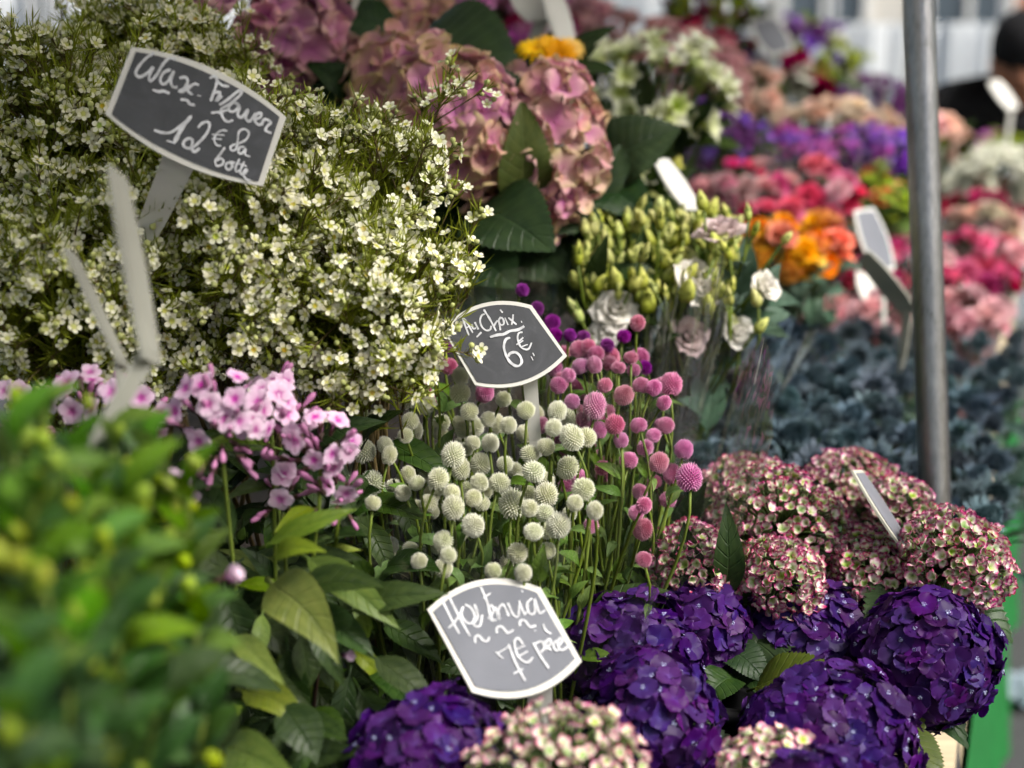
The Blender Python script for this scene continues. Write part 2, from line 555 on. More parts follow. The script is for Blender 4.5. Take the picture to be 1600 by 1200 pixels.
MT['thistle'] = petal_mat('thistle', [(0.0, (0.016, 0.036, 0.036)), (0.5, (0.030, 0.055, 0.072)), (1.0, (0.17, 0.23, 0.28))], dh=0.06, ds=0.4, dv=0.7, trans=0.05, rough=0.7)
MT['thistle_leaf'] = flat_mat('thistle_leaf', (0.022, 0.05, 0.025), 0.5, 0.2, nscale=20, namt=0.4, dv=0.5)
MT['film'] = film_mat('film', base=0.012, edge=0.28, rough=0.05, milky=0.004)
MT['film_wrap'] = film_mat('film_wrap', base=0.06, edge=0.7, rough=0.13, milky=0.02)
MT['film_thick'] = film_mat('film_thick', base=0.015, edge=0.30, rough=0.05, milky=0.006)
MT['sign_white'] = flat_mat('sign_white', (0.64, 0.63, 0.59), 0.45, 0.0, nscale=14, namt=0.06, bump=0.08)
MT['sign_dirty'] = flat_mat('sign_dirty', (0.46, 0.45, 0.38), 0.5, 0.0, nscale=12, namt=0.2, bump=0.1)
MT['sign_back_shaded'] = flat_mat('sign_back_shaded', (0.30, 0.30, 0.26), 0.5, 0.0, nscale=12, namt=0.2)  # grey back of a sign, colour darkened for the shade on it
MT['chalk'] = flat_mat('chalk', (0.60, 0.61, 0.64), 0.8, 0, nscale=160, namt=0.25)
MT['black_plastic'] = flat_mat('black_plastic', (0.012, 0.012, 0.013), 0.4, 0, nscale=10, namt=0.4)
MT['grey_plastic'] = flat_mat('grey_plastic', (0.10, 0.10, 0.11), 0.45, 0, nscale=10, namt=0.3)
MT['wood_cream'] = flat_mat('wood_cream', (0.55, 0.45, 0.30), 0.7, 0, nscale=6, namt=0.2, bump=0.2, stretch=(1, 14, 14))
MT['wood_dark'] = flat_mat('wood_dark', (0.028, 0.021, 0.015), 0.75, 0, nscale=6, namt=0.35, bump=0.3, stretch=(14, 1, 14))
MT['riser_shade_black'] = flat_mat('riser_shade_black', (0.010, 0.010, 0.009), 0.7, 0, nscale=10, namt=0.4)  # riser boards set near black; the shade of the gaps is in the colour
MT['green_cloth'] = flat_mat('green_cloth', (0.014, 0.15, 0.034), 0.8, 0.1, nscale=30, namt=0.15, bump=0.1)
MT['paper_brown'] = flat_mat('paper_brown', (0.16, 0.09, 0.07), 0.7, 0.1, nscale=12, namt=0.2)
MT['paper_pink'] = flat_mat('paper_pink', (0.72, 0.36, 0.38), 0.7, 0.25, nscale=8, namt=0.12)
MT['asphalt'] = flat_mat('asphalt', (0.06, 0.06, 0.063), 0.9, 0, nscale=60, namt=0.4, bump=0.4)
MT['jacket'] = flat_mat('jacket', (0.010, 0.010, 0.012), 0.75, 0, nscale=25, namt=0.4, bump=0.3)
MT['skin'] = flat_mat('skin', (0.42, 0.19, 0.12), 0.5, 0, nscale=14, namt=0.12)
MT['knit'] = flat_mat('knit', (0.010, 0.010, 0.012), 0.9, 0, nscale=80, namt=0.5, bump=0.5)
MT['hair'] = flat_mat('hair', (0.02, 0.014, 0.01), 0.6, 0)
MT['panel_white'] = flat_mat('panel_white', (0.86, 0.89, 0.91), 0.5, 0.05, nscale=1.5, namt=0.10)
MT['steel_far'] = flat_mat('steel_far', (0.30, 0.31, 0.32), 0.45, 0, metal=0.6, nscale=8, namt=0.2)
MT['brick_wall'] = flat_mat('brick_wall', (0.42, 0.20, 0.13), 0.85, 0, nscale=5, namt=0.25)
MT['render_pale'] = flat_mat('render_pale', (0.70, 0.67, 0.61), 0.85, 0, nscale=2, namt=0.08)
MT['frame_white'] = flat_mat('frame_white', (0.78, 0.78, 0.76), 0.5, 0)
MT['scrap_blue'] = flat_mat('scrap_blue', (0.22, 0.27, 0.32), 0.6, 0)
MT['glass'] = flat_mat('glass', (0.10, 0.13, 0.16), 0.08, 0, spec=0.8)
MT['shade_awning'] = flat_mat('shade_awning', (0.55, 0.52, 0.46), 0.8, 0.35, nscale=4, namt=0.08)


def slate_mat():
    m, nt, out = new_mat('slate')
    tc = N(nt, 'ShaderNodeTexCoord')
    a = N(nt, 'ShaderNodeTexNoise')
    nt.links.new(tc.outputs['Object'], a.inputs['Vector'])
    a.inputs['Scale'].default_value = 28.0
    a.inputs['Detail'].default_value = 7.0
    a.inputs['Roughness'].default_value = 0.7
    a.inputs['Distortion'].default_value = 1.2
    c = ramp(nt, a.outputs[0], [(0.25, (0.030, 0.032, 0.037)), (0.55, (0.052, 0.055, 0.063)), (0.85, (0.105, 0.110, 0.122))])
    finish(nt, out, c, 0.55, 0, a.outputs[0], 0.05, 0.5)
    return m


MT['slate'] = slate_mat()


def slate_pale():
    m, nt, out = new_mat('slate_pale')
    tc = N(nt, 'ShaderNodeTexCoord')
    a = N(nt, 'ShaderNodeTexNoise')
    nt.links.new(tc.outputs['Object'], a.inputs['Vector'])
    a.inputs['Scale'].default_value = 14.0
    a.inputs['Detail'].default_value = 6.0
    c = ramp(nt, a.outputs[0], [(0.25, (0.11, 0.118, 0.14)), (0.8, (0.20, 0.21, 0.245))])
    finish(nt, out, c, 0.45, 0, a.outputs[0], 0.05, 0.5)
    return m


MT['slate_pale'] = slate_pale()


def pole_mat():
    m, nt, out = new_mat('galvanised')
    tc = N(nt, 'ShaderNodeTexCoord')
    mp = N(nt, 'ShaderNodeMapping')
    mp.inputs['Scale'].default_value = (1, 1, 0.16)
    nt.links.new(tc.outputs['Object'], mp.inputs[0])
    a = N(nt, 'ShaderNodeTexNoise')
    nt.links.new(mp.outputs[0], a.inputs['Vector'])
    a.inputs['Scale'].default_value = 240.0
    a.inputs['Detail'].default_value = 8.0
    a.inputs['Roughness'].default_value = 0.75
    b = N(nt, 'ShaderNodeTexNoise')
    nt.links.new(tc.outputs['Object'], b.inputs['Vector'])
    b.inputs['Scale'].default_value = 16.0
    b.inputs['Detail'].default_value = 4.0
    f = mth(nt, 'ADD', mth(nt, 'MULTIPLY', a.outputs[0], 0.6), mth(nt, 'MULTIPLY', b.outputs[0], 0.4))
    c = ramp(nt, f, [(0.34, (0.10, 0.098, 0.096)), (0.42, (0.23, 0.23, 0.235)), (0.56, (0.31, 0.31, 0.32)), (0.70, (0.42, 0.42, 0.42))])
    p = N(nt, 'ShaderNodeBsdfPrincipled')
    nt.links.new(c, p.inputs['Base Color'])
    p.inputs['Metallic'].default_value = 0.95
    nt.links.new(mth(nt, 'ADD', 0.20, mth(nt, 'MULTIPLY', a.outputs[0], 0.28)), p.inputs['Roughness'])
    bp = N(nt, 'ShaderNodeBump')
    bp.inputs['Strength'].default_value = 0.25
    bp.inputs['Distance'].default_value = 0.001
    nt.links.new(a.outputs[0], bp.inputs['Height'])
    nt.links.new(bp.outputs[0], p.inputs['Normal'])
    nt.links.new(p.outputs[0], out.inputs[0])
    return m


MT['galvanised'] = pole_mat()

# ------------------------------------------------------------------ the setting: ground, table, tiers, pole, shade canopy, far things
EDGE0 = Vector((0.44, 1.53, 0))                     # the table's aisle edge
EDIR = Vector((0.317, 0.948, 0)).normalized()       # runs away from us along the aisle
EIN = Vector((-EDIR.y, EDIR.x, 0))                  # towards the stall


def E(a, inw, z):
    """a metres along the aisle edge from EDGE0, inw metres into the stall"""
    return EDGE0 + EDIR * a + EIN * inw + Vector((0, 0, z))


mb = MB()
mb.add([(-60, -30, 0), (60, -30, 0), (60, 90, 0), (-60, 90, 0)], [(0, 1, 2, 3)])
g = ob('ground', mb.mesh('ground', [MT['asphalt']]))
g['kind'] = 'structure'


def edge_box(name, a0, a1, i0, i1, z0, z1, mat, parent, origin):
    mb = MB()
    v = [E(a, i, z) - origin for a in (a0, a1) for i in (i0, i1) for z in (z0, z1)]
    mb.add(v, [(0, 1, 3, 2), (4, 6, 7, 5), (0, 4, 5, 1), (2, 3, 7, 6), (0, 2, 6, 4), (1, 5, 7, 3)])
    return ob(name, mb.mesh(name, [mat], False), parent)


tb_o = E(0, 0, 0)
table = thing('stall_table', 'long wooden stall table with cream front board under the flower buckets', 'table', tb_o)
A0, A1 = -1.9, 3.3
for k in range(9):
    edge_box('plank', A0, A1, 0.02 + k * 0.15, 0.02 + k * 0.15 + 0.144, 0.76, 0.785, MT['wood_dark'], table, tb_o)
edge_box('front_board', A0, A1, -0.032, 0.016, 0.66, 0.80, MT['wood_cream'], table, tb_o)
for a in (-1.6, 0.3, 2.2, 3.2):
    for i in (0.12, 1.25):
        edge_box('leg', a, a + 0.05, i, i + 0.05, 0, 0.76, MT['wood_cream'], table, tb_o)


def tier(name, label, a0, a1, i0, i1, z):
    o_ = E(a0, i0, 0)
    t = thing(name, label, 'display step', o_, 'steps under the flower bunches')
    n = max(2, int((i1 - i0) / 0.14))
    w = (i1 - i0) / n
    for k in range(n):
        edge_box('plank', a0, a1, i0 + k * w, i0 + (k + 1) * w - 0.006, z - 0.022, z, MT['wood_dark'], t, o_)
    edge_box('riser', a0, a1, i0 + 0.004, i0 + 0.022, 0.785 if i0 > 0.05 else 0.1, z - 0.023, MT['riser_shade_black'], t, o_)
    edge_box('riser', a0, a1, i1 - 0.024, i1 - 0.006, 0.0, z - 0.023, MT['riser_shade_black'], t, o_)


tier('display_step', 'dark wooden step behind the globe amaranth bunches, under the white wax flowers', -1.0, 0.55, 0.62, 1.2, 0.98)
tier('display_step', 'dark wooden step under the cream lisianthus and farther bunches', 0.62, 3.2, 0.66, 1.3, 0.93)

# green cloth skirt hung along the aisle side
mb = MB()
vs_, uv = [], []
nA, nZ = 120, 8
for i in range(nA + 1):
    a = A0 + (A1 - A0) * i / nA
    for j in range(nZ + 1):
        t = j / nZ
        fold = (math.sin(a * 23) * 0.6 + math.sin(a * 41 + 1.3) * 0.4 + math.sin(a * 9 + 2)) * 0.014 * t
        vs_.append(E(a, -0.040 - 0.04 * t + fold, 0.67 - 0.665 * t) - tb_o)
        uv.append((i / nA, t))
mb.add(vs_, grid(nA, nZ), uv)
sk = thing('table_skirt', 'green cloth skirt hanging along the aisle side of the stall table', 'table skirt', tb_o)
ob('cloth', mb.mesh('skirt_cloth', [MT['green_cloth']]), sk)

# the post: leans a touch, passes behind the near flowers
p_top, p_bot = P(1430, -160, 1.60), P(1462, 820, 1.60)
dirp = (p_bot - p_top).normalized()
p_end = p_bot + dirp * ((p_bot.z - 0.0) / -dirp.z)
p_up = p_top - dirp * 0.9
mb = MB()
R_ = 0.0162
pts = [p_up.lerp(p_end, k / 40) - p_end for k in range(41)]
mb.add(*tube_pts(pts, R_, 28))
post = thing('metal_post', 'galvanised round steel post standing between the flowers on the aisle side', 'post', p_end)
ob('tube', mb.mesh('post_tube', [MT['galvanised']]), post)
mb = MB()
mb.add(*lathe([(0.05, 0.0), (0.05, 0.006), (0.022, 0.008), (0.019, 0.05)], 20))
ob('foot_plate', mb.mesh('foot_plate', [MT['galvanised']]), post)

# canopy above the stall (out of the picture; added to shade the flowers)
aw = thing('shade_awning', 'unseen cloth canopy added to shade the flower stall', 'shade_awning', E(0.5, 0.6, 2.3))
mb = MB()
vs_, uv = [], []
for i in range(15):
    for j in range(9):
        a = -2.6 + 6.0 * i / 14
        s = -0.25 + 1.75 * j / 8
        z = 2.25 + s * 0.10 - 0.03 * math.sin(i / 14 * math.pi * 4) ** 2
        vs_.append(E(a, s, z) - E(0.5, 0.6, 2.3))
        uv.append((i / 14, j / 8))
mb.add(vs_, grid(14, 8), uv)
ob('cloth', mb.mesh('awning_cloth', [MT['shade_awning']]), aw)
mb = MB()
mb.add(*tube_pts([E(-2.65, -0.25, 2.22) - E(0.5, 0.6, 2.3), E(3.45, -0.25, 2.22) - E(0.5, 0.6, 2.3)], 0.016, 10))
ob('bar', mb.mesh('awning_bar', [MT['galvanised']]), aw)

# white tent side walls with posts farther back
px_panels = [(-120, 40), (46, 78), (84, 150), (158, 250), (262, 480), (500, 700), (715, 930), (945, 1060), (1075, 1190), (1205, 1300), (1310, 1420), (1430, 1560), (1575, 1760)]
for k, (x0, x1) in enumerate(px_panels):
    d = 7.4 + (k % 3) * 0.12
    q0, q1 = P(x0, 36, d), P(x1, 36, d)
    o_ = Vector(((q0.x + q1.x) / 2, q0.y, 0))
    words = ['first', 'second', 'third', 'fourth', 'fifth', 'sixth', 'seventh', 'eighth', 'ninth', 'tenth', 'eleventh', 'twelfth', 'thirteenth']
    t = thing('tent_side_panel', 'pale white tent side panel behind the stall, %s from the left' % words[k], 'tent panel', o_, 'tent side panels far behind')
    mb = MB()
    vs_, uv = [], []
    nx = 14
    w = q1.x - q0.x
    top = 1.66 if k < 9 else 1.50
    for i in range(nx + 1):
        for j in range(5):
            vs_.append(((i / nx - 0.5) * w, 0.03 * math.sin(i * 2.1 + k) + 0.015 * math.sin(i * 0.7), 0.05 + (top - 0.05) * j / 4))
            uv.append((i / nx, j / 4))
    mb.add(vs_, grid(nx, 4), uv)
    ob('sheet', mb.mesh('tent_sheet', [MT['panel_white']]), t)
    mb = MB()
    mb.add(*tube_pts([Vector((w / 2 + 0.012, 0.02, 0)), Vector((w / 2 + 0.012, 0.02, 2.4))], 0.017, 8))
    ob('post', mb.mesh('tent_post', [MT['steel_far']]), t)

# far town houses across the square
hx = -9.0
for k, (w, mat, lab) in enumerate([(5.0, 'render_pale', 'pale rendered town house far behind the stall, beyond the wax flowers'),
                                   (4.6, 'render_pale', 'cream town house far behind the stall, beyond the dusty pink hydrangeas'),
                                   (3.6, 'render_pale', 'narrow white town house far behind, beyond the pale green alstroemerias'),
                                   (5.0, 'brick_wall', 'terracotta brick town house far behind, beyond the metal post'),
                                   (6.0, 'brick_wall', 'wide brick town house far behind the person in black')]):
    o_ = Vector((hx + w / 2, 17.0, 0))
    t = thing('town_house', lab, 'building', o_, 'town houses far behind')
    mb = MB()
    box(mb, (0, 2.0, 3.5), (w - 0.04, 4.0, 7.0))
    ob('wall', mb.mesh('house_wall', [MT[mat]], False), t)
    mb = MB()
    h_ = 7.02
    mb.add([(-w / 2, -0.25, h_), (w / 2, -0.25, h_), (w / 2, 4.2, h_), (-w / 2, 4.2, h_), (-w / 2, 2, h_ + 1.8), (w / 2, 2, h_ + 1.8)],
           [(0, 1, 5, 4), (2, 3, 4, 5), (0, 4, 3), (1, 2, 5), (0, 3, 2, 1)])
    ob('roof', mb.mesh('house_roof', [MT['wood_dark']], False), t)
    nwin = int(w / 1.25)
    for r in range(3):
        for q in range(nwin):
            cx = -w / 2 + (q + 0.5) * w / nwin
            mb = MB()
            for (c, s) in (((cx, -0.03, 1.2 + r * 2.1), (0.95, 0.06, 0.08)), ((cx, -0.03, 2.55 + r * 2.1), (0.95, 0.06, 0.08)),
                           ((cx - 0.44, -0.03, 1.875 + r * 2.1), (0.08, 0.06, 1.27)), ((cx + 0.44, -0.03, 1.875 + r * 2.1), (0.08, 0.06, 1.27)),
                           ((cx, -0.028, 1.875 + r * 2.1), (0.06, 0.05, 1.27))):
                box(mb, c, s)
            wf = ob('window', mb.mesh('window_frame', [MT['frame_white']], False), t)
            mb = MB()
            box(mb, (cx, -0.006, 1.875 + r * 2.1), (0.8, 0.012, 1.27))
            ob('pane', mb.mesh('window_pane', [MT['glass']], False), wf)
    hx += w

# ------------------------------------------------------------------ shared flower meshes
PI2 = 2 * math.pi


def rotz(a):
    return Matrix.Rotation(a, 4, 'Z')


def rotx(a):
    return Matrix.Rotation(a, 4, 'X')


def m_wax(variant):
    r = random.Random(variant)
    mb = MB()
    for k in range(5):
        M = rotz(k * PI2 / 5 + r.uniform(-.08, .08)) @ Matrix.Translation((0, 0.26, 0)) @ rotx(r.uniform(-0.05, 0.5 if variant % 2 else 0.25))
        vs_ = [(0, 0.32, 0.02)]
        uv = [(0.5, 0.5)]
        for j in range(9):
            a = PI2 * j / 9
            vs_.append((0.33 * math.cos(a), 0.36 + 0.36 * math.sin(a), 0.07))
            uv.append((0.5 + 0.5 * math.cos(a), 0.5 + 0.5 * math.sin(a)))
        mb.add(vs_, [(0, 1 + j, 1 + (j + 1) % 9) for j in range(9)], uv, 0, M)
    v, f, uv = lathe([(0.02, -0.03), (0.13, -0.04), (0.25, 0.0), (0.33, 0.09), (0.36, 0.06)], 9, False)
    mb.add(v, f, uv, 1)
    mb.add([(0.05 * math.cos(a * PI2 / 5), 0.05 * math.sin(a * PI2 / 5), 0.04) for a in range(5)], [tuple(range(5))], [(0.5, 1)] * 5, 1)
    v, f, uv = lathe([(0.30, 0.02), (0.20, -0.35), (0.06, -0.62)], 7, False)
    mb.add(v, f, uv, 2)
    return mb.mesh('wax_flower', [MT['wax_petal'], MT['wax_centre'], MT['wax_green']])


WAX = [m_wax(i) for i in range(4)]


def m_wax_side():
    """a half-closed wax flower"""
    mb = MB()
    for k in range(5):
        M = rotz(k * PI2 / 5) @ Matrix.Translation((0, 0.24, 0)) @ rotx(1.05)
        vs_ = [(0, 0.26, 0.02)]
        uv = [(0.5, 0.5)]
        for j in range(8):
            a = PI2 * j / 8
            vs_.append((0.28 * math.cos(a), 0.28 + 0.30 * math.sin(a), 0.06))
            uv.append((0.5, 0.5 + 0.5 * math.sin(a)))
        mb.add(vs_, [(0, 1 + j, 1 + (j + 1) % 8) for j in range(8)], uv, 0, M)
    v, f, uv = lathe([(0.30, 0.05), (0.22, -0.35), (0.06, -0.62)], 7, False)
    mb.add(v, f, uv, 2)
    return mb.mesh('wax_flower_half', [MT['wax_petal'], MT['wax_centre'], MT['wax_green']])


WAX.append(m_wax_side())


def rounded(u, c=0.52, b=0.22):
    if u < c:
        return b + (1 - b) * math.sin(math.pi / 2 * u / c)
    return max(0.16, math.sqrt(max(0.0, 1 - ((u - c) / (1 - c)) ** 2)))


def m_floret(name, mats, variant, cup=0.1, W=0.56, eye=True, ruffle=0.0, n=4, flare=0.25, res=5):
    r = random.Random(variant * 7 + 1)
    mb = MB()
    for k in range(n):
        M = rotz(k * PI2 / n + r.uniform(-.12, .12)) @ Matrix.Translation((0, 0.03, 0.012 * (k % 2))) @ rotx(flare + r.uniform(-.18, .18)) @ Matrix.Rotation(r.uniform(-.15, .15), 4, 'Y')
        s = r.uniform(0.88, 1.08)
        petal(mb, M, s, W * s * r.uniform(0.92, 1.08), cup, r.uniform(-0.25, 0.05), res, res, rounded, 0, ruffle, variant + k)
    if eye:
        v, f, uv = lathe([(0.02, 0.0), (0.07, 0.02), (0.06, 0.09), (0.01, 0.11)], 6)
        mb.add(v, f, uv, 1)
        for k in range(7):
            a = k * PI2 / 7 + r.uniform(-.3, .3)
            b = Vector((0.05 * math.cos(a), 0.05 * math.sin(a), 0.05))
            tpt = Vector((0.15 * math.cos(a), 0.15 * math.sin(a), 0.2 + r.uniform(0, .08)))
            v, f, uv = tube_pts([b, tpt], [0.010, 0.020], 3)
            mb.add(v, f, uv, 1)
    return mb.mesh(name, mats)


F_VIOLET = [m_floret('violet_floret', [MT['violet'], MT['violet_eye']], i, cup=0.10, W=0.60, eye=(i in (0, 2)), ruffle=0.05, flare=0.12 + 0.1 * (i % 3)) for i in range(5)]
F_ANT = [m_floret('antique_floret', [MT['antique'], MT['wax_bud']], 20 + i, cup=0.45, W=0.46, eye=False, ruffle=0.09, flare=0.45 + 0.25 * (i % 3), res=3) for i in range(5)]
F_ANTF = [m_floret('antique_floret', [MT['antique_front'], MT['wax_bud']], 40 + i, cup=0.35, W=0.50, eye=False, ruffle=0.05, flare=0.5 + 0.15 * (i % 3), res=3) for i in range(4)]
F_DUSTY = [m_floret('dusty_floret', [MT['dusty'], MT['mauve']], 60 + i, cup=0.24, W=0.62, eye=(i < 2), ruffle=0.10, flare=0.2 + 0.22 * (i % 3)) for i in range(5)]
F_MAUVE = [m_floret('mauve_floret', [MT['mauve'], MT['mauve']], 80 + i, cup=0.22, W=0.62, eye=(i < 2), ruffle=0.15, flare=0.25 + 0.25 * (i % 3)) for i in range(5)]
F_PHLOX = [m_floret('phlox_floret', [MT['phlox'], MT['phlox_tube']], 100 + i, cup=0.02, W=0.48, eye=False, ruffle=0.03, n=5, flare=0.05 + 0.12 * i if i < 4 else 1.15) for i in range(5)]
F_STAR = {}


def m_gom(name, mat, seed, n=190, el=1.05, spike=0.21):
    n = int(n * 1.3)
    r = random.Random(seed)
    mb = MB()
    ga = math.pi * (3 - math.sqrt(5))
    for k in range(n):
        z = 1 - 2 * (k + 0.5) / n
        if z < -0.93:
            continue
        q = math.sqrt(1 - z * z)
        a = k * ga
        nrm = Vector((q * math.cos(a), q * math.sin(a), z))
        east = Vector((-math.sin(a), math.cos(a), 0))
        nor = nrm.cross(east)
        c = nrm * 0.90
        s = 0.118 * r.uniform(0.85, 1.15)
        tip = nrm * (1.0 + spike * r.uniform(0.4, 1.2)) + Vector((0, 0, 0.07)) * r.uniform(0.5, 1.2) + rv(r) * 0.02
        b = [c + east * s, c + nor * s * 0.9, c - east * s, c - nor * s * 0.9]
        vv = [Vector((p.x, p.y, p.z * el)) for p in b + [tip]]
        mb.add(vv, [(0, 1, 4), (1, 2, 4), (2, 3, 4), (3, 0, 4)], [(0.5, 0.15)] * 4 + [(0.5, 1.0)])
    v, f, uv = lathe([(0.06, -0.93 * el), (0.55, -0.72 * el), (0.86, -0.2 * el), (0.86, 0.25 * el), (0.6, 0.66 * el), (0.05, 0.88 * el)], 12)
    mb.add(v, f, [(0.5, 0.1)] * len(v))
    for k in range(4):
        M = rotz(k * PI2 / 4) @ T((0, 0.1, -0.98 * el)) @ rotx(0.55)
        petal(mb, M, 0.55, 0.22, 0.3, 0, 2, 2, None, 1)
    return mb.mesh(name, [mat, MT['leaf_gom']], False)


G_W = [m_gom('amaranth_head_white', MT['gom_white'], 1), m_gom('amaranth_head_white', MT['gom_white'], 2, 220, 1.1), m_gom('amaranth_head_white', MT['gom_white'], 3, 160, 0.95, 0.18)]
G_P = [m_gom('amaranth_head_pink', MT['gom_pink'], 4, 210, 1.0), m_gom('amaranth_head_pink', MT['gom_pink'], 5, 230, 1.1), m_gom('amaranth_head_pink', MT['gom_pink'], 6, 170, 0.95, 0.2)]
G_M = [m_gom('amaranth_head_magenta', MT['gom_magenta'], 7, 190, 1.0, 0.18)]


def m_leaf(name, mat, W=0.3, serr=0, nu=10, nv=6, arch=0.12, fold=0.12, wave=0.0, prof=None, stalk=True, twist=0.0):
    prof = prof or (lambda u: math.sin(math.pi * u ** 0.85) ** 0.8 if 0 < u < 1 else 0.0)
    mb = MB()
    vs_, uv = [], []
    for i in range(nu + 1):
        u = i / nu
        w = W * max(0.012, prof(u))
        if serr and 0 < i < nu:
            w *= 1 + serr * (1 if i % 2 else -0.6)
        tw = twist * u
        for j in range(nv + 1):
            s = j / nv * 2 - 1
            x = s * w
            z = arch * math.sin(math.pi * u) + fold * abs(x) - arch * 1.4 * u * u + wave * math.sin(u * 13 + s * 2.0) * abs(s)
            yy = u + (0.02 * (1 if i % 2 else 0) * abs(s) if serr else 0)
            vs_.append((x * math.cos(tw) - z * math.sin(tw), yy, z * math.cos(tw) + x * math.sin(tw)))
            uv.append((j / nv, u))
    mb.add(vs_, grid(nu, nv), uv)
    if stalk:
        v, f, u2 = tube_pts([Vector((0, -0.12, -0.02)), Vector((0, 0.02, 0.0)), Vector((0, 0.2, 0.01))], [0.018, 0.014, 0.008], 5)
        mb.add(v, f, [(0.5, 0.5)] * len(v))
    return mb.mesh(name, [mat])


ov = lambda u: (math.sin(math.pi * u ** 0.72) ** 0.75 if 0 < u < 1 else 0.0)
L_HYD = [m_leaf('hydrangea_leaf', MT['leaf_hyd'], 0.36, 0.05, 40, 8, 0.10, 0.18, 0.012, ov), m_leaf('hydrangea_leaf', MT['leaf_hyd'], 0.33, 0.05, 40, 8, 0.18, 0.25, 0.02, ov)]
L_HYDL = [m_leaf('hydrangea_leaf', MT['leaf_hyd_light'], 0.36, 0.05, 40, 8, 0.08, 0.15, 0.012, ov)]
L_FORE = [m_leaf('foreground_leaf', MT['leaf_fore'], 0.22, 0, 10, 6, 0.14, 0.2, 0.01, None), m_leaf('foreground_leaf', MT['leaf_fore'], 0.26, 0, 10, 6, 0.05, 0.3, 0.015, None)]
L_FORED = [m_leaf('foreground_leaf', MT['leaf_fore_dark'], 0.27, 0, 10, 6, 0.10, 0.2, 0.012, None)]
lan = lambda u: (math.sin(math.pi * u ** 0.8) ** 0.95 if 0 < u < 1 else 0.0)
L_PHL = [m_leaf('phlox_leaf', MT['leaf_phlox'], 0.125, 0, 14, 6, 0.10, 0.25, 0.006, lan), m_leaf('phlox_leaf', MT['leaf_phlox'], 0.145, 0, 14, 6, 0.16, 0.35, 0.008, lan, True, 0.4)]
L_DEEP = [m_leaf('deep_leaf', MT['leaf_shade'], 0.16, 0, 10, 4, 0.12, 0.25, 0.006, lan), m_leaf('deep_leaf', MT['leaf_shade'], 0.2, 0, 10, 4, 0.05, 0.3, 0.01, lan, True, 0.5)]
L_GOM = [m_leaf('amaranth_leaf', MT['leaf_gom'], 0.2, 0, 8, 4, 0.12, 0.3, 0.006, lan), m_leaf('amaranth_leaf', MT['leaf_gom'], 0.16, 0, 8, 4, 0.2, 0.3, 0.01, lan, True, 0.6)]
L_TEAL = [m_leaf('thistle_leaf', MT['leaf_teal'], 0.2, 0.12, 12, 4, 0.12, 0.3, 0.02, lan)]
L_BLUE = [m_leaf('lisianthus_leaf', MT['leaf_blue'], 0.22, 0, 8, 4, 0.12, 0.3, 0.006, lan)]


def m_bud(name, mat, prof, calyx=None, sides=8, twist=0.0):
    mb = MB()
    v, f, uv = lathe(prof, sides, True)
    if twist:
        v = [tuple(rotz(twist * p[2]) @ Vector((p[0] * (1 + 0.07 * math.sin(3 * math.atan2(p[1], p[0]))), p[1], p[2]))) for p in v]
    mb.add(v, f, uv)
    if calyx:
        for k in range(5):
            petal(mb, rotz(k * PI2 / 5) @ T((0, prof[0][0], 0)) @ rotx(1.25), calyx, 0.08, 0.1, 0, 2, 2, None, 1)
    return mb.mesh(name, [mat, MT['stem']])


B_LIS = [m_bud('lisianthus_bud', MT['lis_bud'], [(0.08, 0), (0.24, 0.12), (0.30, 0.35), (0.24, 0.65), (0.10, 0.92), (0.01, 1.02)], 0.75, 9, 1.6),
         m_bud('lisianthus_bud', MT['lis_bud'], [(0.06, 0), (0.17, 0.15), (0.2, 0.4), (0.14, 0.7), (0.05, 0.93), (0.005, 1.02)], 0.85, 8, 1.8)]
B_FORE = [m_bud('yellow_bud', MT['bud_yellow'], [(0.05, 0), (0.26, 0.15), (0.34, 0.45), (0.26, 0.8), (0.05, 1.0)], None, 8)]
B_PHL = [m_bud('phlox_bud', MT['phlox_tube'], [(0.04, 0), (0.06, 0.4), (0.13, 0.72), (0.10, 0.92), (0.01, 1.0)], 0.45, 7)]
for nt_m in (B_PHL[0],):
    nt_m.materials[1] = MT['phlox_calyx']


def m_rose(name, mat, n=20, open_=1.0, seed=1):
    r = random.Random(seed)
    mb = MB()
    for k in range(n):
        t = k / (n - 1)
        a = k * 2.39996
        tilt = 1.45 - open_ * 1.15 * t ** 1.1
        rad = 0.04 + 0.24 * t
        M = rotz(a) @ T((0, rad * 0.8, -0.10 * t)) @ rotx(tilt + r.uniform(-.1, .1))
        L = 0.62 + 0.22 * t
        petal(mb, M, L, 0.22 + 0.30 * t, 0.28, -0.35 * t, 4, 4, lambda u: rounded(u, 0.6, 0.4), 0, 0.05, k)
    for k in range(5):
        petal(mb, rotz(k * PI2 / 5) @ T((0, 0.1, -0.12)) @ rotx(0.2), 0.45, 0.10, 0.1, -0.3, 2, 2, None, 1)
    v, f, uv = lathe([(0.04, -0.3), (0.14, -0.16), (0.18, -0.05)], 7)
    mb.add(v, f, uv, 1)
    return mb.mesh(name, [mat, MT['stem']])


ROSE = {k: [m_rose('rose_' + k, MT[k], 18, 0.8, 1), m_rose('rose_' + k, MT[k], 18, 1.05, 2)] for k in
        ('rose_hot', 'rose_crimson', 'rose_pale', 'rose_peach', 'rose_cream', 'orange', 'coral', 'white', 'pinkblob', 'maroon', 'lis_petal', 'lis_blush', 'gold')}


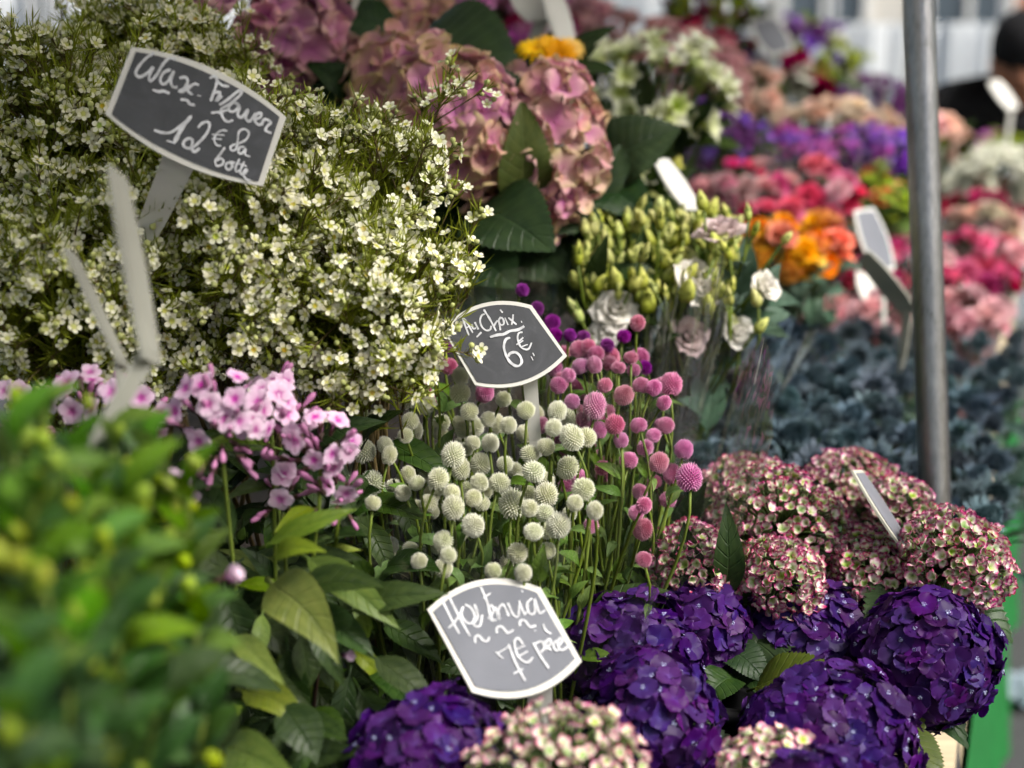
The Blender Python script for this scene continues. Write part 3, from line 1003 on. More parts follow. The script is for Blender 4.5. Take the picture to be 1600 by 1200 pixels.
def m_open(name, mats, n=6, W=0.34, cup=0.3, flare=0.7, layers=1, res=3):
    mb = MB()
    for q in range(layers):
        for k in range(n):
            M = rotz((k + q * 0.5) * PI2 / n) @ T((0, 0.05, 0.05 * q)) @ rotx(flare + q * 0.3)
            petal(mb, M, 1.0 - 0.12 * q, W, cup, -0.3, res + 1, res, None, 0, 0.04, k)
    v, f, uv = lathe([(0.02, -0.35), (0.10, -0.1), (0.12, 0.02), (0.05, 0.15)], 7)
    mb.add(v, f, uv, 1)
    return mb.mesh(name, mats)


ALST = [m_open('alstroemeria_flower', [MT['alst'], MT['lis_bud']], 6, 0.30, 0.35, 0.75), m_open('alstroemeria_flower', [MT['alst'], MT['lis_bud']], 6, 0.26, 0.3, 1.05)]
GERB = [m_open('gerbera_flower', [MT['gold'], MT['orange']], 14, 0.13, 0.05, 0.12, 2)]


def m_small(name, mat, n=9, seed=3):
    """a spray tip: a tight bunch of tiny five-petalled florets"""
    r = random.Random(seed)
    mb = MB()
    for k in range(n):
        d_ = Vector((r.uniform(-.8, .8), r.uniform(-.8, .8), r.uniform(0.1, 0.9)))
        M = frame(d_ * 0.75, (d_ + Vector((0, 0, 0.4))), r.uniform(0, 6), 0.36)
        for q in range(5):
            petal(mb, M @ rotz(q * PI2 / 5) @ rotx(0.35), 1.0, 0.42, 0.25, 0, 2, 2)
        v, f, uv = tube_pts([Vector((0, 0, -0.5)), d_ * 0.75], [0.03, 0.03], 3)
        mb.add(v, f, uv, 1)
    return mb.mesh(name, [mat, MT['stem_dark']])


SMALL = {k: [m_small('spray_' + k, MT[k], 9, 3), m_small('spray_' + k, MT[k], 9, 4)] for k in ('statice', 'statice_pink', 'filler', 'white', 'plum', 'maroon', 'bud_yellow')}


def m_thistle(seed):
    r = random.Random(seed)
    mb = MB()
    ga = math.pi * (3 - math.sqrt(5))
    n = 90
    for k in range(n):
        z = 1 - 1.7 * (k + 0.5) / n
        q = math.sqrt(max(0.01, 1 - z * z))
        a = k * ga
        nrm = Vector((q * math.cos(a), q * math.sin(a), z))
        east = Vector((-math.sin(a), math.cos(a), 0))
        nor = nrm.cross(east)
        S = lambda p: Vector((p.x * 0.36, p.y * 0.36, p.z * 0.55 + 0.4))
        s = 0.16
        mb.add([S(nrm * 0.9 + east * s), S(nrm * 0.9 + nor * s), S(nrm * 0.9 - east * s), S(nrm * 0.9 - nor * s), S(nrm * 1.25)],
               [(0, 1, 4), (1, 2, 4), (2, 3, 4), (3, 0, 4)], [(0.5, 0.2)] * 4 + [(0.5, 0.9)])
    for lay, (cnt, L, tilt) in enumerate(((13, 1.0, 0.45), (11, 0.9, 0.85), (9, 0.85, 0.1))):
        for k in range(cnt):
            M = rotz(k * PI2 / cnt + lay * 0.4 + r.uniform(-.1, .1)) @ T((0, 0.12, 0.0)) @ rotx(tilt + r.uniform(-.15, .15))
            LL = L * r.uniform(0.8, 1.1)
            # spiny bract: narrow blade with side spines
            vs_ = [(-0.03, 0, 0), (0.03, 0, 0)]
            uv = [(0.5, 0.1)] * 2
            fs = []
            vs_ += [(-0.08, 0.5 * LL, 0.03), (0.08, 0.5 * LL, 0.03), (0, LL, -0.02)]
            uv += [(0.5, 0.6)] * 2 + [(0.5, 1.0)]
            fs += [(0, 1, 3, 2), (2, 3, 4)]
            for s in (-1, 1):
                for yy in (0.35, 0.58, 0.75):
                    b = len(vs_)
                    vs_ += [(s * 0.04, (yy - 0.05) * LL, 0.02), (s * 0.04, (yy + 0.03) * LL, 0.02), (s * 0.17, (yy + 0.10) * LL, 0.04)]
                    uv += [(0.5, 0.6)] * 2 + [(0.5, 1.0)]
                    fs.append((b, b + 1, b + 2))
            mb.add(vs_, fs, uv, 0, M)
    return mb.mesh('thistle_head', [MT['thistle']], False)


THIS = [m_thistle(1), m_thistle(2), m_thistle(3)]

# ------------------------------------------------------------------ signs
def catmull(pts, sub=5):
    if len(pts) < 3:
        return pts
    out = []
    n = len(pts)
    for i in range(n - 1):
        p0, p1, p2, p3 = pts[max(0, i - 1)], pts[i], pts[i + 1], pts[min(n - 1, i + 2)]
        for k in range(sub):
            t = k / sub
            out.append(tuple(0.5 * (2 * p1[c] + (p2[c] - p0[c]) * t + (2 * p0[c] - 5 * p1[c] + 4 * p2[c] - p3[c]) * t * t + (3 * p1[c] - p0[c] - 3 * p2[c] + p3[c]) * t ** 3) for c in (0, 1)))
    out.append(pts[-1])
    return out


class Plane:
    """a sign's own flat face; pixel outlines of the photograph are laid out on it in metres"""
    def __init__(self, c, n):
        self.c, self.n = c, n.normalized()
        self.x = Vector((0, 0, 1)).cross(self.n).normalized()
        self.y = self.n.cross(self.x)

    def hit(self, px, py):
        d = P(px, py, 1.0) - CAM
        t = (self.c - CAM).dot(self.n) / d.dot(self.n)
        q = CAM + d * t - self.c
        return (q.dot(self.x), q.dot(self.y))

    def w(self, uv, h):
        return self.c + self.x * uv[0] + self.y * uv[1] + self.n * h


def slab(mb, pl, pts, h0, h1, o_, mat=0, bev=0.0):
    n = len(pts)
    cx = sum(p[0] for p in pts) / n
    cy_ = sum(p[1] for p in pts) / n
    rings = [(1.0, h0), (1.0, h1 - bev), (1.0 - bev * 16, h1)] if bev else [(1.0, h0), (1.0, h1)]
    vs_ = []
    for k, h in rings:
        for p in pts:
            vs_.append(pl.w((cx + (p[0] - cx) * k, cy_ + (p[1] - cy_) * k), h) - o_)
    fs = []
    for q in range(len(rings) - 1):
        for i in range(n):
            j = (i + 1) % n
            fs.append((q * n + i, q * n + j, (q + 1) * n + j, (q + 1) * n + i))
    fs.append(tuple(range(n))[::-1])
    fs.append(tuple((len(rings) - 1) * n + i for i in range(n)))
    mb.add(vs_, fs, None, mat)


def ribbon(mb, pl, pts, wid, h, o_, r):
    pts = catmull(pts, 5)
    n = len(pts)
    if n < 2:
        return
    L, R = [], []
    for i in range(n):
        a, b = pts[max(0, i - 1)], pts[min(n - 1, i + 1)]
        dx, dy = b[0] - a[0], b[1] - a[1]
        l = math.hypot(dx, dy) or 1e-9
        w = wid * 0.5 * (0.85 + 0.3 * mnoise.noise(Vector((pts[i][0] * 300, pts[i][1] * 300, 0))))
        w *= 0.7 if i in (0, n - 1) else 1.0
        L.append((pts[i][0] - dy / l * w, pts[i][1] + dx / l * w))
        R.append((pts[i][0] + dy / l * w, pts[i][1] - dx / l * w))
    vs_ = [pl.w(p, h) - o_ for p in L] + [pl.w(p, h) - o_ for p in R]
    fs = [(i, n + i, n + i + 1, i + 1) for i in range(n - 1)]
    mb.add(vs_, fs)


def bow(a, b, k, n=14):
    """arc between pixel points a and b bulging by k pixels to the side given by the sign of k"""
    out = []
    dx, dy = b[0] - a[0], b[1] - a[1]
    l = math.hypot(dx, dy)
    for i in range(n + 1):
        t = i / n
        s = 4 * t * (1 - t) * k
        out.append((a[0] + dx * t + dy / l * s, a[1] + dy * t - dx / l * s))
    return out


def price_sign(label, tl, tr, br, bl, bow_t, bow_b, d, tilt, strokes, zx, zy, zs, wid, stake_px, stake_w, slate, rim):
    cx = (tl[0] + tr[0] + br[0] + bl[0]) / 4
    cy_ = (tl[1] + tr[1] + br[1] + bl[1]) / 4
    c = P(cx, cy_, d)
    n = (CAM - c).normalized() + Vector(tilt)
    pl = Plane(c, n)
    outline = [pl.hit(*p) for p in bow(tl, tr, bow_t) + bow(br, bl, bow_b)]
    s_top, s_end = P(*stake_px[0]), P(*stake_px[1])
    base = s_end
    t = thing('price_sign', label, 'price sign', base, 'chalkboard price signs')
    mb = MB()
    slab(mb, pl, outline[::-1], -0.0022, 0.0, base, 0, 0.0004)
    ob('rim_board', mb.mesh('sign_board', [MT['sign_white']], False), t)
    m = len(outline)
    gx = sum(p[0] for p in outline) / m
    gy = sum(p[1] for p in outline) / m
    inner = []
    for p in outline:
        v = Vector((p[0] - gx, p[1] - gy))
        l = v.length
        inner.append((gx + v.x * (l - rim) / l, gy + v.y * (l - rim) / l))
    mb = MB()
    slab(mb, pl, inner[::-1], 0.0001, 0.0007, base)
    ob('slate', mb.mesh('sign_slate', [slate], False), t)
    mb = MB()
    r = random.Random(5)
    for i, st in enumerate(strokes):
        w = wid
        if isinstance(st, tuple):
            w, st = wid * st[0], st[1]
        pp = [pl.hit(zx + x / zs, zy + y / zs) for x, y in st]
        ribbon(mb, pl, pp, w / zs / FPX * d, 0.0010 + 0.00002 * i, base, r)
    ob('lettering', mb.mesh('sign_lettering', [MT['chalk']], False), t)
    mb = MB()
    ax = (s_end - s_top).normalized()
    side = ax.cross(n).normalized()
    nn = side.cross(ax).normalized()
    vs_ = []
    for p, hw in ((s_top, stake_w), (s_top.lerp(s_end, 0.55), stake_w * 0.8), (s_end, stake_w * 0.25)):
        for a, b in ((-1, -1), (1, -1), (1, 1), (-1, 1)):
            vs_.append(p + side * (a * hw / 2) + nn * (b * 0.0011) - n.normalized() * 0.0036 - base)
    fs = []
    for q in range(2):
        for i in range(4):
            j = (i + 1) % 4
            fs.append((q * 4 + i, q * 4 + j, q * 4 + 4 + j, q * 4 + 4 + i))
    fs += [(0, 1, 2, 3), (8, 9, 10, 11)]
    mb.add(vs_, fs)
    ob('stake', mb.mesh('sign_stake', [MT['sign_white']], False), t)


S1 = [[(437, 110), (375, 150), (318, 215), (298, 262), (322, 290), (370, 272), (430, 215)], [(432, 215), (398, 285), (410, 320), (455, 275), (495, 205), (545, 152), (602, 160)],
      [(560, 235), (508, 258), (482, 310), (500, 345), (540, 322), (585, 245), (562, 310), (572, 362), (612, 368)],
      [(622, 300), (668, 292), (688, 325), (660, 375), (622, 395), (650, 402), (700, 368), (738, 342), (772, 352)], [(690, 345), (688, 392), (725, 425)], (0.6, [(757, 428), (788, 434)]),
      [(852, 302), (888, 285), (908, 318), (885, 400), (858, 472)], [(900, 312), (945, 352), (1000, 362)], [(870, 412), (930, 405), (902, 470), (945, 430)],
      [(925, 500), (985, 462), (1060, 400), (1092, 395), (1075, 432), (1000, 495), (938, 530), (950, 548), (1000, 530)],
      [(1040, 478), (1000, 505), (1000, 545), (1040, 545), (1070, 505), (1040, 480), (1080, 520)], [(1080, 518), (1062, 572), (1092, 592), (1138, 535), (1122, 598), (1152, 622), (1195, 562)],
      [(1190, 608), (1232, 592), (1235, 562), (1205, 570), (1190, 618), (1222, 650), (1250, 630)], [(1240, 655), (1262, 608), (1312, 630), (1285, 658), (1272, 692), (1315, 712)],
      [(425, 385), (470, 402), (505, 396), (552, 415)], [(633, 460), (682, 466), (702, 494), (742, 500)], [(862, 560), (930, 558), (955, 602), (985, 626), (1028, 614)],
      [(435, 688), (490, 706), (560, 706), (640, 652), (718, 582)], (1.4, [(712, 585), (640, 680), (588, 782)]), [(528, 768), (596, 788)],
      [(765, 672), (792, 640), (836, 626), (852, 655), (830, 712), (780, 772), (722, 820), (672, 820), (654, 785), (690, 752), (722, 765), (718, 812), (735, 852), (778, 824)],
      (0.7, [(985, 698), (950, 690), (908, 712), (886, 760), (905, 802), (938, 806)]), (0.7, [(868, 722), (962, 727)]), (0.7, [(868, 752), (942, 758)]),
      (0.8, [(1060, 792), (1122, 762), (1146, 712), (1112, 682), (1072, 702), (1062, 765), (1050, 830), (1018, 842), (1008, 816), (1042, 792)]),
      (0.8, [(1115, 820), (1082, 815), (1066, 850), (1090, 866), (1122, 828), (1118, 872), (1155, 888)]),
      (0.8, [(966, 818), (930, 870), (894, 920), (904, 956), (942, 950), (956, 920), (930, 900), (905, 922)]), (0.8, [(1000, 928), (974, 945), (976, 976), (1002, 986), (1022, 955), (1002, 928), (1042, 936)]),
      (0.8, [(1076, 904), (1046, 968), (1052, 1000), (1078, 990)]), (0.8, [(1112, 924), (1082, 990), (1088, 1020), (1112, 1010)]), (0.8, [(1050, 935), (1130, 960)]),
      (0.8, [(1112, 1018), (1132, 990), (1118, 984), (1104, 1020), (1122, 1052), (1155, 1066)])]
S2 = [[(312, 268), (345, 370), (384, 468)], [(322, 275), (372, 340), (428, 440)], [(345, 385), (400, 362)], [(412, 340), (432, 392), (462, 384)], [(450, 318), (470, 360), (492, 402)],
      (1.5, [(470, 490), (525, 432)]), [(565, 225), (528, 245), (510, 305), (532, 372), (580, 412), (625, 402), (636, 360)], [(552, 175), (600, 250), (642, 322), (692, 422)],
      [(665, 372), (690, 322), (720, 310), (742, 412)], [(745, 262), (722, 300), (742, 348), (778, 342), (775, 292), (745, 262)], [(792, 268), (828, 352)], [(738, 178), (766, 212)],
      [(830, 268), (880, 310), (925, 348)], [(885, 232), (880, 290), (868, 350)], (0.7, [(976, 305), (985, 326)]),
      (1.6, [(622, 490), (700, 466), (780, 455), (850, 420), (940, 405), (1012, 365)]),
      (1.4, [(852, 495), (802, 518), (780, 592), (800, 682), (842, 762), (902, 810), (952, 814), (982, 770), (962, 702), (912, 662), (852, 672), (828, 712)]),
      [(992, 432), (948, 446), (935, 500), (952, 532), (1000, 492)], [(922, 576), (1000, 528)], [(968, 604), (1050, 572)], [(935, 515), (965, 590), (1010, 625), (1062, 622), (1095, 552)],
      (0.7, [(1088, 708), (1112, 752)]), (0.7, [(1108, 668), (1126, 704)])]
S3 = [[(232, 282), (300, 420), (370, 550)], [(285, 238), (365, 400), (462, 572)], [(278, 502), (345, 430), (400, 335)], [(405, 315), (385, 378), (420, 442), (470, 462), (502, 402), (470, 332), (420, 300)],
      [(498, 298), (528, 400), (492, 472), (545, 482), (565, 388)], [(552, 152), (600, 262), (652, 432)], [(572, 248), (636, 206)], [(618, 422), (662, 362), (650, 312), (622, 332), (642, 432), (686, 430)],
      [(676, 322), (712, 432), (702, 352), (742, 302), (792, 402)], [(782, 288), (832, 392), (872, 400), (880, 302)], [(878, 268), (922, 382), (940, 362)], (0.8, [(900, 184), (910, 196)]),
      [(992, 248), (950, 290), (962, 372), (1012, 372), (1012, 258), (1052, 372), (1102, 350)],
      [(506, 628), (505, 582), (536, 566), (570, 606), (610, 612), (626, 580)], [(690, 548), (690, 502), (732, 490), (780, 542), (832, 518)], [(884, 488), (890, 442), (930, 440), (970, 492), (1026, 480)],
      (0.8, [(1010, 520), (1020, 530)]), [(1085, 468), (1105, 520), (1152, 552)], [(678, 704), (742, 764)], [(690, 722), (800, 655)], [(788, 640), (850, 800), (932, 952)], [(832, 892), (912, 850)],
      [(912, 642), (872, 590), (840, 622), (860, 722), (910, 782), (960, 792), (996, 750)], [(842, 690), (932, 652)], [(860, 750), (952, 702)], [(998, 628), (1060, 740), (1132, 846)],
      [(1008, 640), (1070, 618), (1092, 672), (1062, 712)], [(1098, 608), (1112, 692)], [(1130, 662), (1152, 622), (1130, 600), (1110, 652), (1152, 692)], [(1204, 608), (1170, 642), (1190, 692), (1214, 690)],
      [(1220, 652), (1246, 612), (1222, 590), (1210, 652), (1242, 692), (1302, 655)]]
price_sign('slate price sign reading Wax Flower 12 euro la botte, stuck in the white wax flowers', (205, 73), (447, 183), (411, 291), (164, 178), 22, 22, 1.13, (0.05, 0, 0.12), S1, 150, 60, 4.8, 24,
           [(282, 246, 1.135), (205, 420, 1.19)], 0.024, MT['slate'], 0.0048)
price_sign('slate price sign reading Au Choix 6 euro, standing among the globe amaranths', (690, 513), (831, 477), (886, 556), (742, 602), 22, 22, 1.27, (0.0, 0, 0.25), S2, 680, 460, 7.27, 24,
           [(828, 588, 1.275), (846, 800, 1.32)], 0.012, MT['slate'], 0.0035)
price_sign('pale grey price sign reading Hortensia 7 euro piece, above the purple hydrangeas', (667, 952), (845, 918), (909, 1033), (737, 1082), 30, 30, 1.12, (0.0, 0, 0.45), S3, 650, 890, 5.454, 24,
           [(843, 1070, 1.125), (850, 1290, 1.17)], 0.0185, MT['slate_pale'], 0.0052)


def side_sign(label, c, long_v, short_v, stake_end, slate='slate', white='sign_white', w=0.12, h=0.062, stake_from='end'):
    """a generic barrel-shaped sign placed in space: long_v its long axis, short_v its short axis (both directions)"""
    X = Vector(long_v).normalized()
    Y = Vector(short_v)
    Y = (Y - X * Y.dot(X)).normalized()
    pl = Plane.__new__(Plane)
    pl.c, pl.x, pl.y = c, X, Y
    pl.n = X.cross(Y)
    base = stake_end
    t = thing('price_sign', label, 'price sign', base, 'chalkboard price signs')
    a = [(-w / 2, h * 0.36), (w / 2, h * 0.36)]
    top = [(-w / 2 + w * k / 12, h * 0.36 + 0.14 * h * 4 * (k / 12) * (1 - k / 12)) for k in range(13)]
    out_ = top + [(-x, -y) for x, y in top]
    mb = MB()
    slab(mb, pl, out_[::-1], -0.0022, 0, base, 0, 0.0004)
    ob('rim_board', mb.mesh('sign_board', [MT[white]], False), t)
    mb = MB()
    slab(mb, pl, [(x * 0.91, y * 0.83) for x, y in out_][::-1], 0.0001, 0.0007, base)
    ob('slate', mb.mesh('sign_slate', [MT[slate]], False), t)
    st = c + X * (w * 0.5 - 0.004) if stake_from == 'end' else c - Y * (h * 0.42)
    ax = (stake_end - st).normalized()
    side = ax.cross(pl.n if abs(ax.dot(pl.n)) < 0.9 else pl.y).normalized()
    nn = side.cross(ax)
    mb = MB()
    vs_ = []
    for p, hw in ((st, 0.017), (st.lerp(stake_end, 0.5), 0.014), (stake_end, 0.005)):
        for q, b in ((-1, -1), (1, -1), (1, 1), (-1, 1)):
            vs_.append(p + side * (q * hw / 2) + nn * (b * 0.0012) - pl.n * 0.0036 - base)
    fs = []
    for q in range(2):
        for i in range(4):
            j = (i + 1) % 4
            fs.append((q * 4 + i, q * 4 + j, q * 4 + 4 + j, q * 4 + 4 + i))
    fs += [(0, 1, 2, 3), (8, 9, 10, 11)]
    mb.add(vs_, fs)
    ob('stake', mb.mesh('sign_stake', [MT[white]], False), t)


def px_sign(label, a, b, vis, stake, **kw):
    """long axis from pixel a=(x,y,d) to b=(x,y,d); vis: how much of the short side faces us (signed)"""
    A, B = P(*a), P(*b)
    X = (B - A).normalized()
    c = (A + B) / 2
    view = (c - CAM).normalized()
    sidev = X.cross(view).normalized()
    short = sidev * vis + view * math.sqrt(max(0, 1 - vis * vis))
    side_sign(label, c, X, short, P(*stake), w=(B - A).length, **kw)


px_sign('blurred grey sign seen edge-on in front of the wax flowers, nearest of all signs', (186, 268, 0.90), (240, 566, 0.885), 0.24, (128, 745, 0.84), slate='sign_back_shaded', white='sign_back_shaded', h=0.046)
px_sign('thin brownish sign seen edge-on beside the blurred grey sign', (112, 392, 1.0), (196, 572, 0.99), 0.14, (215, 720, 0.98), slate='sign_back_shaded', white='sign_back_shaded', h=0.036)
px_sign('narrow white sign leaning in the lisianthus buds', (1032, 246, 1.72), (1084, 328, 1.70), 0.38, (1100, 470, 1.78), slate='sign_white', h=0.05)
px_sign('white-rimmed grey sign tilted in front of the pink roses beside the post', (1350, 326, 2.21), (1384, 424, 2.2), 0.6, (1384, 560, 2.3), slate='slate_pale')
px_sign('dark sign seen from behind, leaning against the post over the blue thistles', (1350, 398, 2.0), (1425, 490, 1.99), -0.40, (1408, 590, 2.02), slate='sign_dirty', white='sign_dirty')
px_sign('silvery sign seen edge-on among the pink and green hydrangeas', (1340, 734, 1.37), (1418, 856, 1.35), 0.16, (1440, 960, 1.38), slate='slate_pale', white='sign_dirty', h=0.06)
px_sign('bright white sign in front of the person in black', (1553, 126, 3.48), (1584, 170, 3.46), 0.45, (1572, 250, 3.5), slate='sign_white')
px_sign('white sign on a pale stake above the dusty pink hydrangeas', (822, -30, 2.0), (850, 32, 1.97), 0.75, (815, 105, 2.0), slate='sign_white', h=0.066)
px_sign('white tilted sign above the alstroemerias, beside another white sign', (862, -25, 1.98), (885, 70, 1.95), 0.4, (893, 160, 2.0), slate='sign_white')
px_sign('grey sign with a white rim above the mixed bouquet far back', (1190, 28, 3.3), (1222, 84, 3.25), 0.8, (1180, 120, 3.3), slate='slate_pale', h=0.075)
px_sign('small grey sign far back above the crimson flowers', (1108, 30, 3.3), (1130, 84, 3.3), 0.5, (1128, 120, 3.3), slate='slate_pale', h=0.05)
px_sign('pale stake sign standing behind the mauve hydrangea, top cut off', (575, -110, 1.72), (566, -10, 1.70), 0.5, (540, 80, 1.72), slate='slate_pale')
px_sign('white sign half hidden in the rose wraps below the tilted grey sign', (1352, 428, 2.35), (1362, 476, 2.32), 0.5, (1350, 530, 2.35), slate='sign_white', h=0.05)


# ------------------------------------------------------------------ wax flowers
VIEWN = Vector((0, -0.9, 0.35)).normalized()
WAXV, WAXF, WAXU = [], [], []
for k in range(5):                                   # the plain blossom used for the uncounted rest
    M = rotz(k * PI2 / 5) @ T((0, 0.22, 0)) @ rotx(0.3)
    n0 = len(WAXV)
    WAXV += [M @ Vector(p) for p in ((-0.12, 0, 0), (0.12, 0, 0), (0.34, 0.36, 0.06), (0.2, 0.68, 0.08), (-0.2, 0.68, 0.08), (-0.34, 0.36, 0.06))]
    WAXU += [(0.5, 0.0), (0.5, 0.0), (0.5, 0.6), (0.5, 1), (0.5, 1), (0.5, 0.6)]
    WAXF += [(n0, n0 + 1, n0 + 2, n0 + 5), (n0 + 5, n0 + 2, n0 + 3, n0 + 4)]
n0 = len(WAXV)
WAXV += [Vector((0.3 * math.cos(a * PI2 / 6), 0.3 * math.sin(a * PI2 / 6), 0.03)) for a in range(6)]
WAXU += [(0.5, 0.0)] * 6
WAXF.append(tuple(range(n0, n0 + 6)))


def wax_bunch(label, c, rad, seed, ncl, base_z, nflower=285, aim=Vector((0, -0.75, 0.55)), extra=None):
    r = random.Random(seed)
    base = Vector((c.x, c.y + 0.05, base_z))
    t = thing('wax_flower_bunch', label, 'flower bunch', base, 'white wax flower bunches')
    stem, need, bud, rest = MB(), MB(), MB(), MB()
    cnt = 0
    tips = []
    tries = 0
    while len(tips) < ncl and tries < 4000:
        tries += 1
        n = rv(r)
        if n.dot(aim.normalized()) < -0.12 + 0.3 * r.random():
            continue
        k = r.uniform(0.82, 1.06)
        tips.append((c + Vector((n.x * rad[0], n.y * rad[1], n.z * rad[2])) * k, n))
    if extra:
        tips += [(P(*e), (Vector((r.uniform(-.3, .3), -0.4, 1))).normalized()) for e in extra]
    for tip, n in tips:
        grow = (n * 0.7 + Vector((0, -0.1, 0.5)) + rv(r) * 0.35).normalized()
        root = c + (tip - c) * 0.1 + Vector((0, 0, -rad[2] * 0.5))
        pts = bez(root, root.lerp(tip, 0.4) + Vector((0, 0, 0.02)), tip - grow * 0.05, tip, 6)
        stem.add(*tube_pts([p - base for p in pts], [0.0013] * 4 + [0.0010, 0.0008, 0.0006], 4))
        # side twigs
        ends = [(tip, grow)]
        for q in range(r.randint(2, 3)):
            i = r.choice((3, 4, 5))
            a = pts[i]
            dq = (grow + rv(r) * 0.8).normalized()
            b = a + dq * r.uniform(0.025, 0.05)
            stem.add(*tube_pts([p - base for p in bez(a, a.lerp(b, 0.3), b - dq * 0.01, b, 3)], [0.0009, 0.0008, 0.0007, 0.0005], 3))
            ends.append((b, dq))
        # needles along the main stem
        for i in range(2, 7):
            for q in range(13):
                a = pts[i].lerp(pts[i - 1], r.random())
                needle(need, a - base, (grow * 0.8 + rv(r) * 0.9).normalized(), r.uniform(0.014, 0.032), r)
        for e, dq in ends:
            for q in range(14):
                needle(need, e - dq * r.uniform(-0.012, 0.02) - base, (dq * 0.9 + rv(r) * 0.8).normalized(), r.uniform(0.010, 0.022), r)
            for q in range(r.randint(2, 5)):
                db = (dq * 0.8 + rv(r) * 0.8).normalized()
                L = r.uniform(0.006, 0.014)
                stem.add(*tube_pts([e - base, e + db * L - base], [0.0004, 0.0004], 3), mat=0)
                bs = r.uniform(0.0016, 0.0029)
                v, f, uv = lathe([(0.05, -1.3), (0.6, -0.6), (0.98, 0.1), (0.75, 0.75), (0.1, 1.02)], 7)
                bud.add(v, f, uv, 0, frame(e + db * L - base, db, 0, bs))
            m = r.randint(2, 4)
            for q in range(m):
                df = (dq * 0.5 + n * 0.4 + Vector((0, -0.35, 0.2)) + rv(r) * 0.75).normalized()
                L = r.uniform(0.006, 0.017)
                fp = e + (dq * 0.6 + rv(r) * 0.8).normalized() * L
                s = r.uniform(0.0054, 0.0070)
                stem.add(*tube_pts([e - dq * 0.004 - base, fp - df * s * 0.6 - base], [0.0004, 0.0004], 3))
                Mf = frame(fp - base, df, r.uniform(0, 6), s)
                if df.dot(VIEWN) > -0.2 and cnt < nflower and r.random() < 0.55:
                    ob('flower', r.choice(WAX[:4]) if r.random() > 0.25 else WAX[4], t, Mf)
                    cnt += 1
                else:
                    rest.add(WAXV, WAXF, WAXU, 0, Mf)
    for q in range(60):                              # leafy inner sprigs without flowers
        v = rv(r)
        e = c + Vector((v.x * rad[0], v.y * rad[1] * 0.8 + 0.01, v.z * rad[2])) * r.uniform(0.1, 0.85)
        a = e + Vector((r.uniform(-.02, .02), 0.01, -0.06))
        stem.add(*tube_pts([a - base, e - base], [0.0011, 0.0007], 3))
        for k in range(26):
            needle(need, a.lerp(e, r.random()) - base, (rv(r) + Vector((0, -.2, .6))).normalized(), r.uniform(0.014, 0.03), r)
    # dark stalks down into the bucket
    for q in range(9):
        a = base + Vector((r.uniform(-.03, .03), r.uniform(-.03, .03), 0))
        b = c + Vector((r.uniform(-.5, .5) * rad[0], r.uniform(-.3, .5) * rad[1], -rad[2] * 0.3))
        stem.add(*tube_pts([p - base for p in bez(a, a + Vector((0, 0, .05)), b - Vector((0, 0, .05)), b, 5)], 0.0022, 5))
    ob('stems', stem.mesh('wax_stems', [MT['wax_stem']]), t, None, 'stuff')
    ob('needles', need.mesh('wax_needles', [MT['wax_needle']]), t, None, 'stuff')
    ob('blossoms', rest.mesh('wax_blossoms', [MT['wax_petal']]), t, None, 'stuff')
    ob('buds', bud.mesh('wax_buds', [MT['wax_bud']]), t, None, 'stuff')


def needle(mb, a, d, L, r):
    d = (d + Vector((0, 0, 0.15))).normalized()
    s = d.cross(rv(r))
    s = s.normalized() * 0.00075 if s.length > 1e-5 else Vector((0.0007, 0, 0))
    m = a + d * L * 0.55 + Vector((0, 0, L * 0.06))
    e = a + d * L + Vector((0, 0, L * 0.14))
    mb.add([a - s * 0.5, a + s * 0.5, m + s, m - s, e], [(0, 1, 2, 3), (3, 2, 4)])


wax_bunch('white wax flower bunch at the far left, behind the thin brownish sign', P(75, 270, 1.34), (.13, .10, .12), 11, 112, 1.0)
wax_bunch('low white wax flower bunch at the left, just above the pink phlox', P(110, 480, 1.24), (.13, .09, .085), 12, 100, 0.98)
wax_bunch('white wax flower bunch below the Wax Flower price sign', P(340, 400, 1.27), (.11, .11, .12), 13, 86, 0.98)
wax_bunch('white wax flower bunch in front of the dusty pink hydrangeas', P(542, 352, 1.33), (.092, .10, .095), 14, 62, 1.0, extra=[(690, 150, 1.36), (660, 165, 1.35), (745, 345, 1.33)])
wax_bunch('white wax flower bunch hanging over the Au Choix price sign', P(555, 495, 1.24), (.078, .07, .060), 15, 50, 0.98, extra=[(672, 530, 1.2), (715, 440, 1.27), (735, 430, 1.28), (640, 575, 1.21)])
wax_bunch('white wax flower bunch rising behind the Wax Flower price sign', P(225, 165, 1.46), (.10, .08, .09), 16, 92, 1.05, extra=[(200, 20, 1.45), (215, 5, 1.46), (190, 50, 1.45), (160, 60, 1.44), (330, 50, 1.42), (380, 75, 1.42), (300, 60, 1.42), (350, 90, 1.42)])
wax_bunch('white wax flower bunch at the back between the sign and the mauve hydrangea', P(425, 295, 1.42), (.09, .08, .065), 17, 44, 1.02)


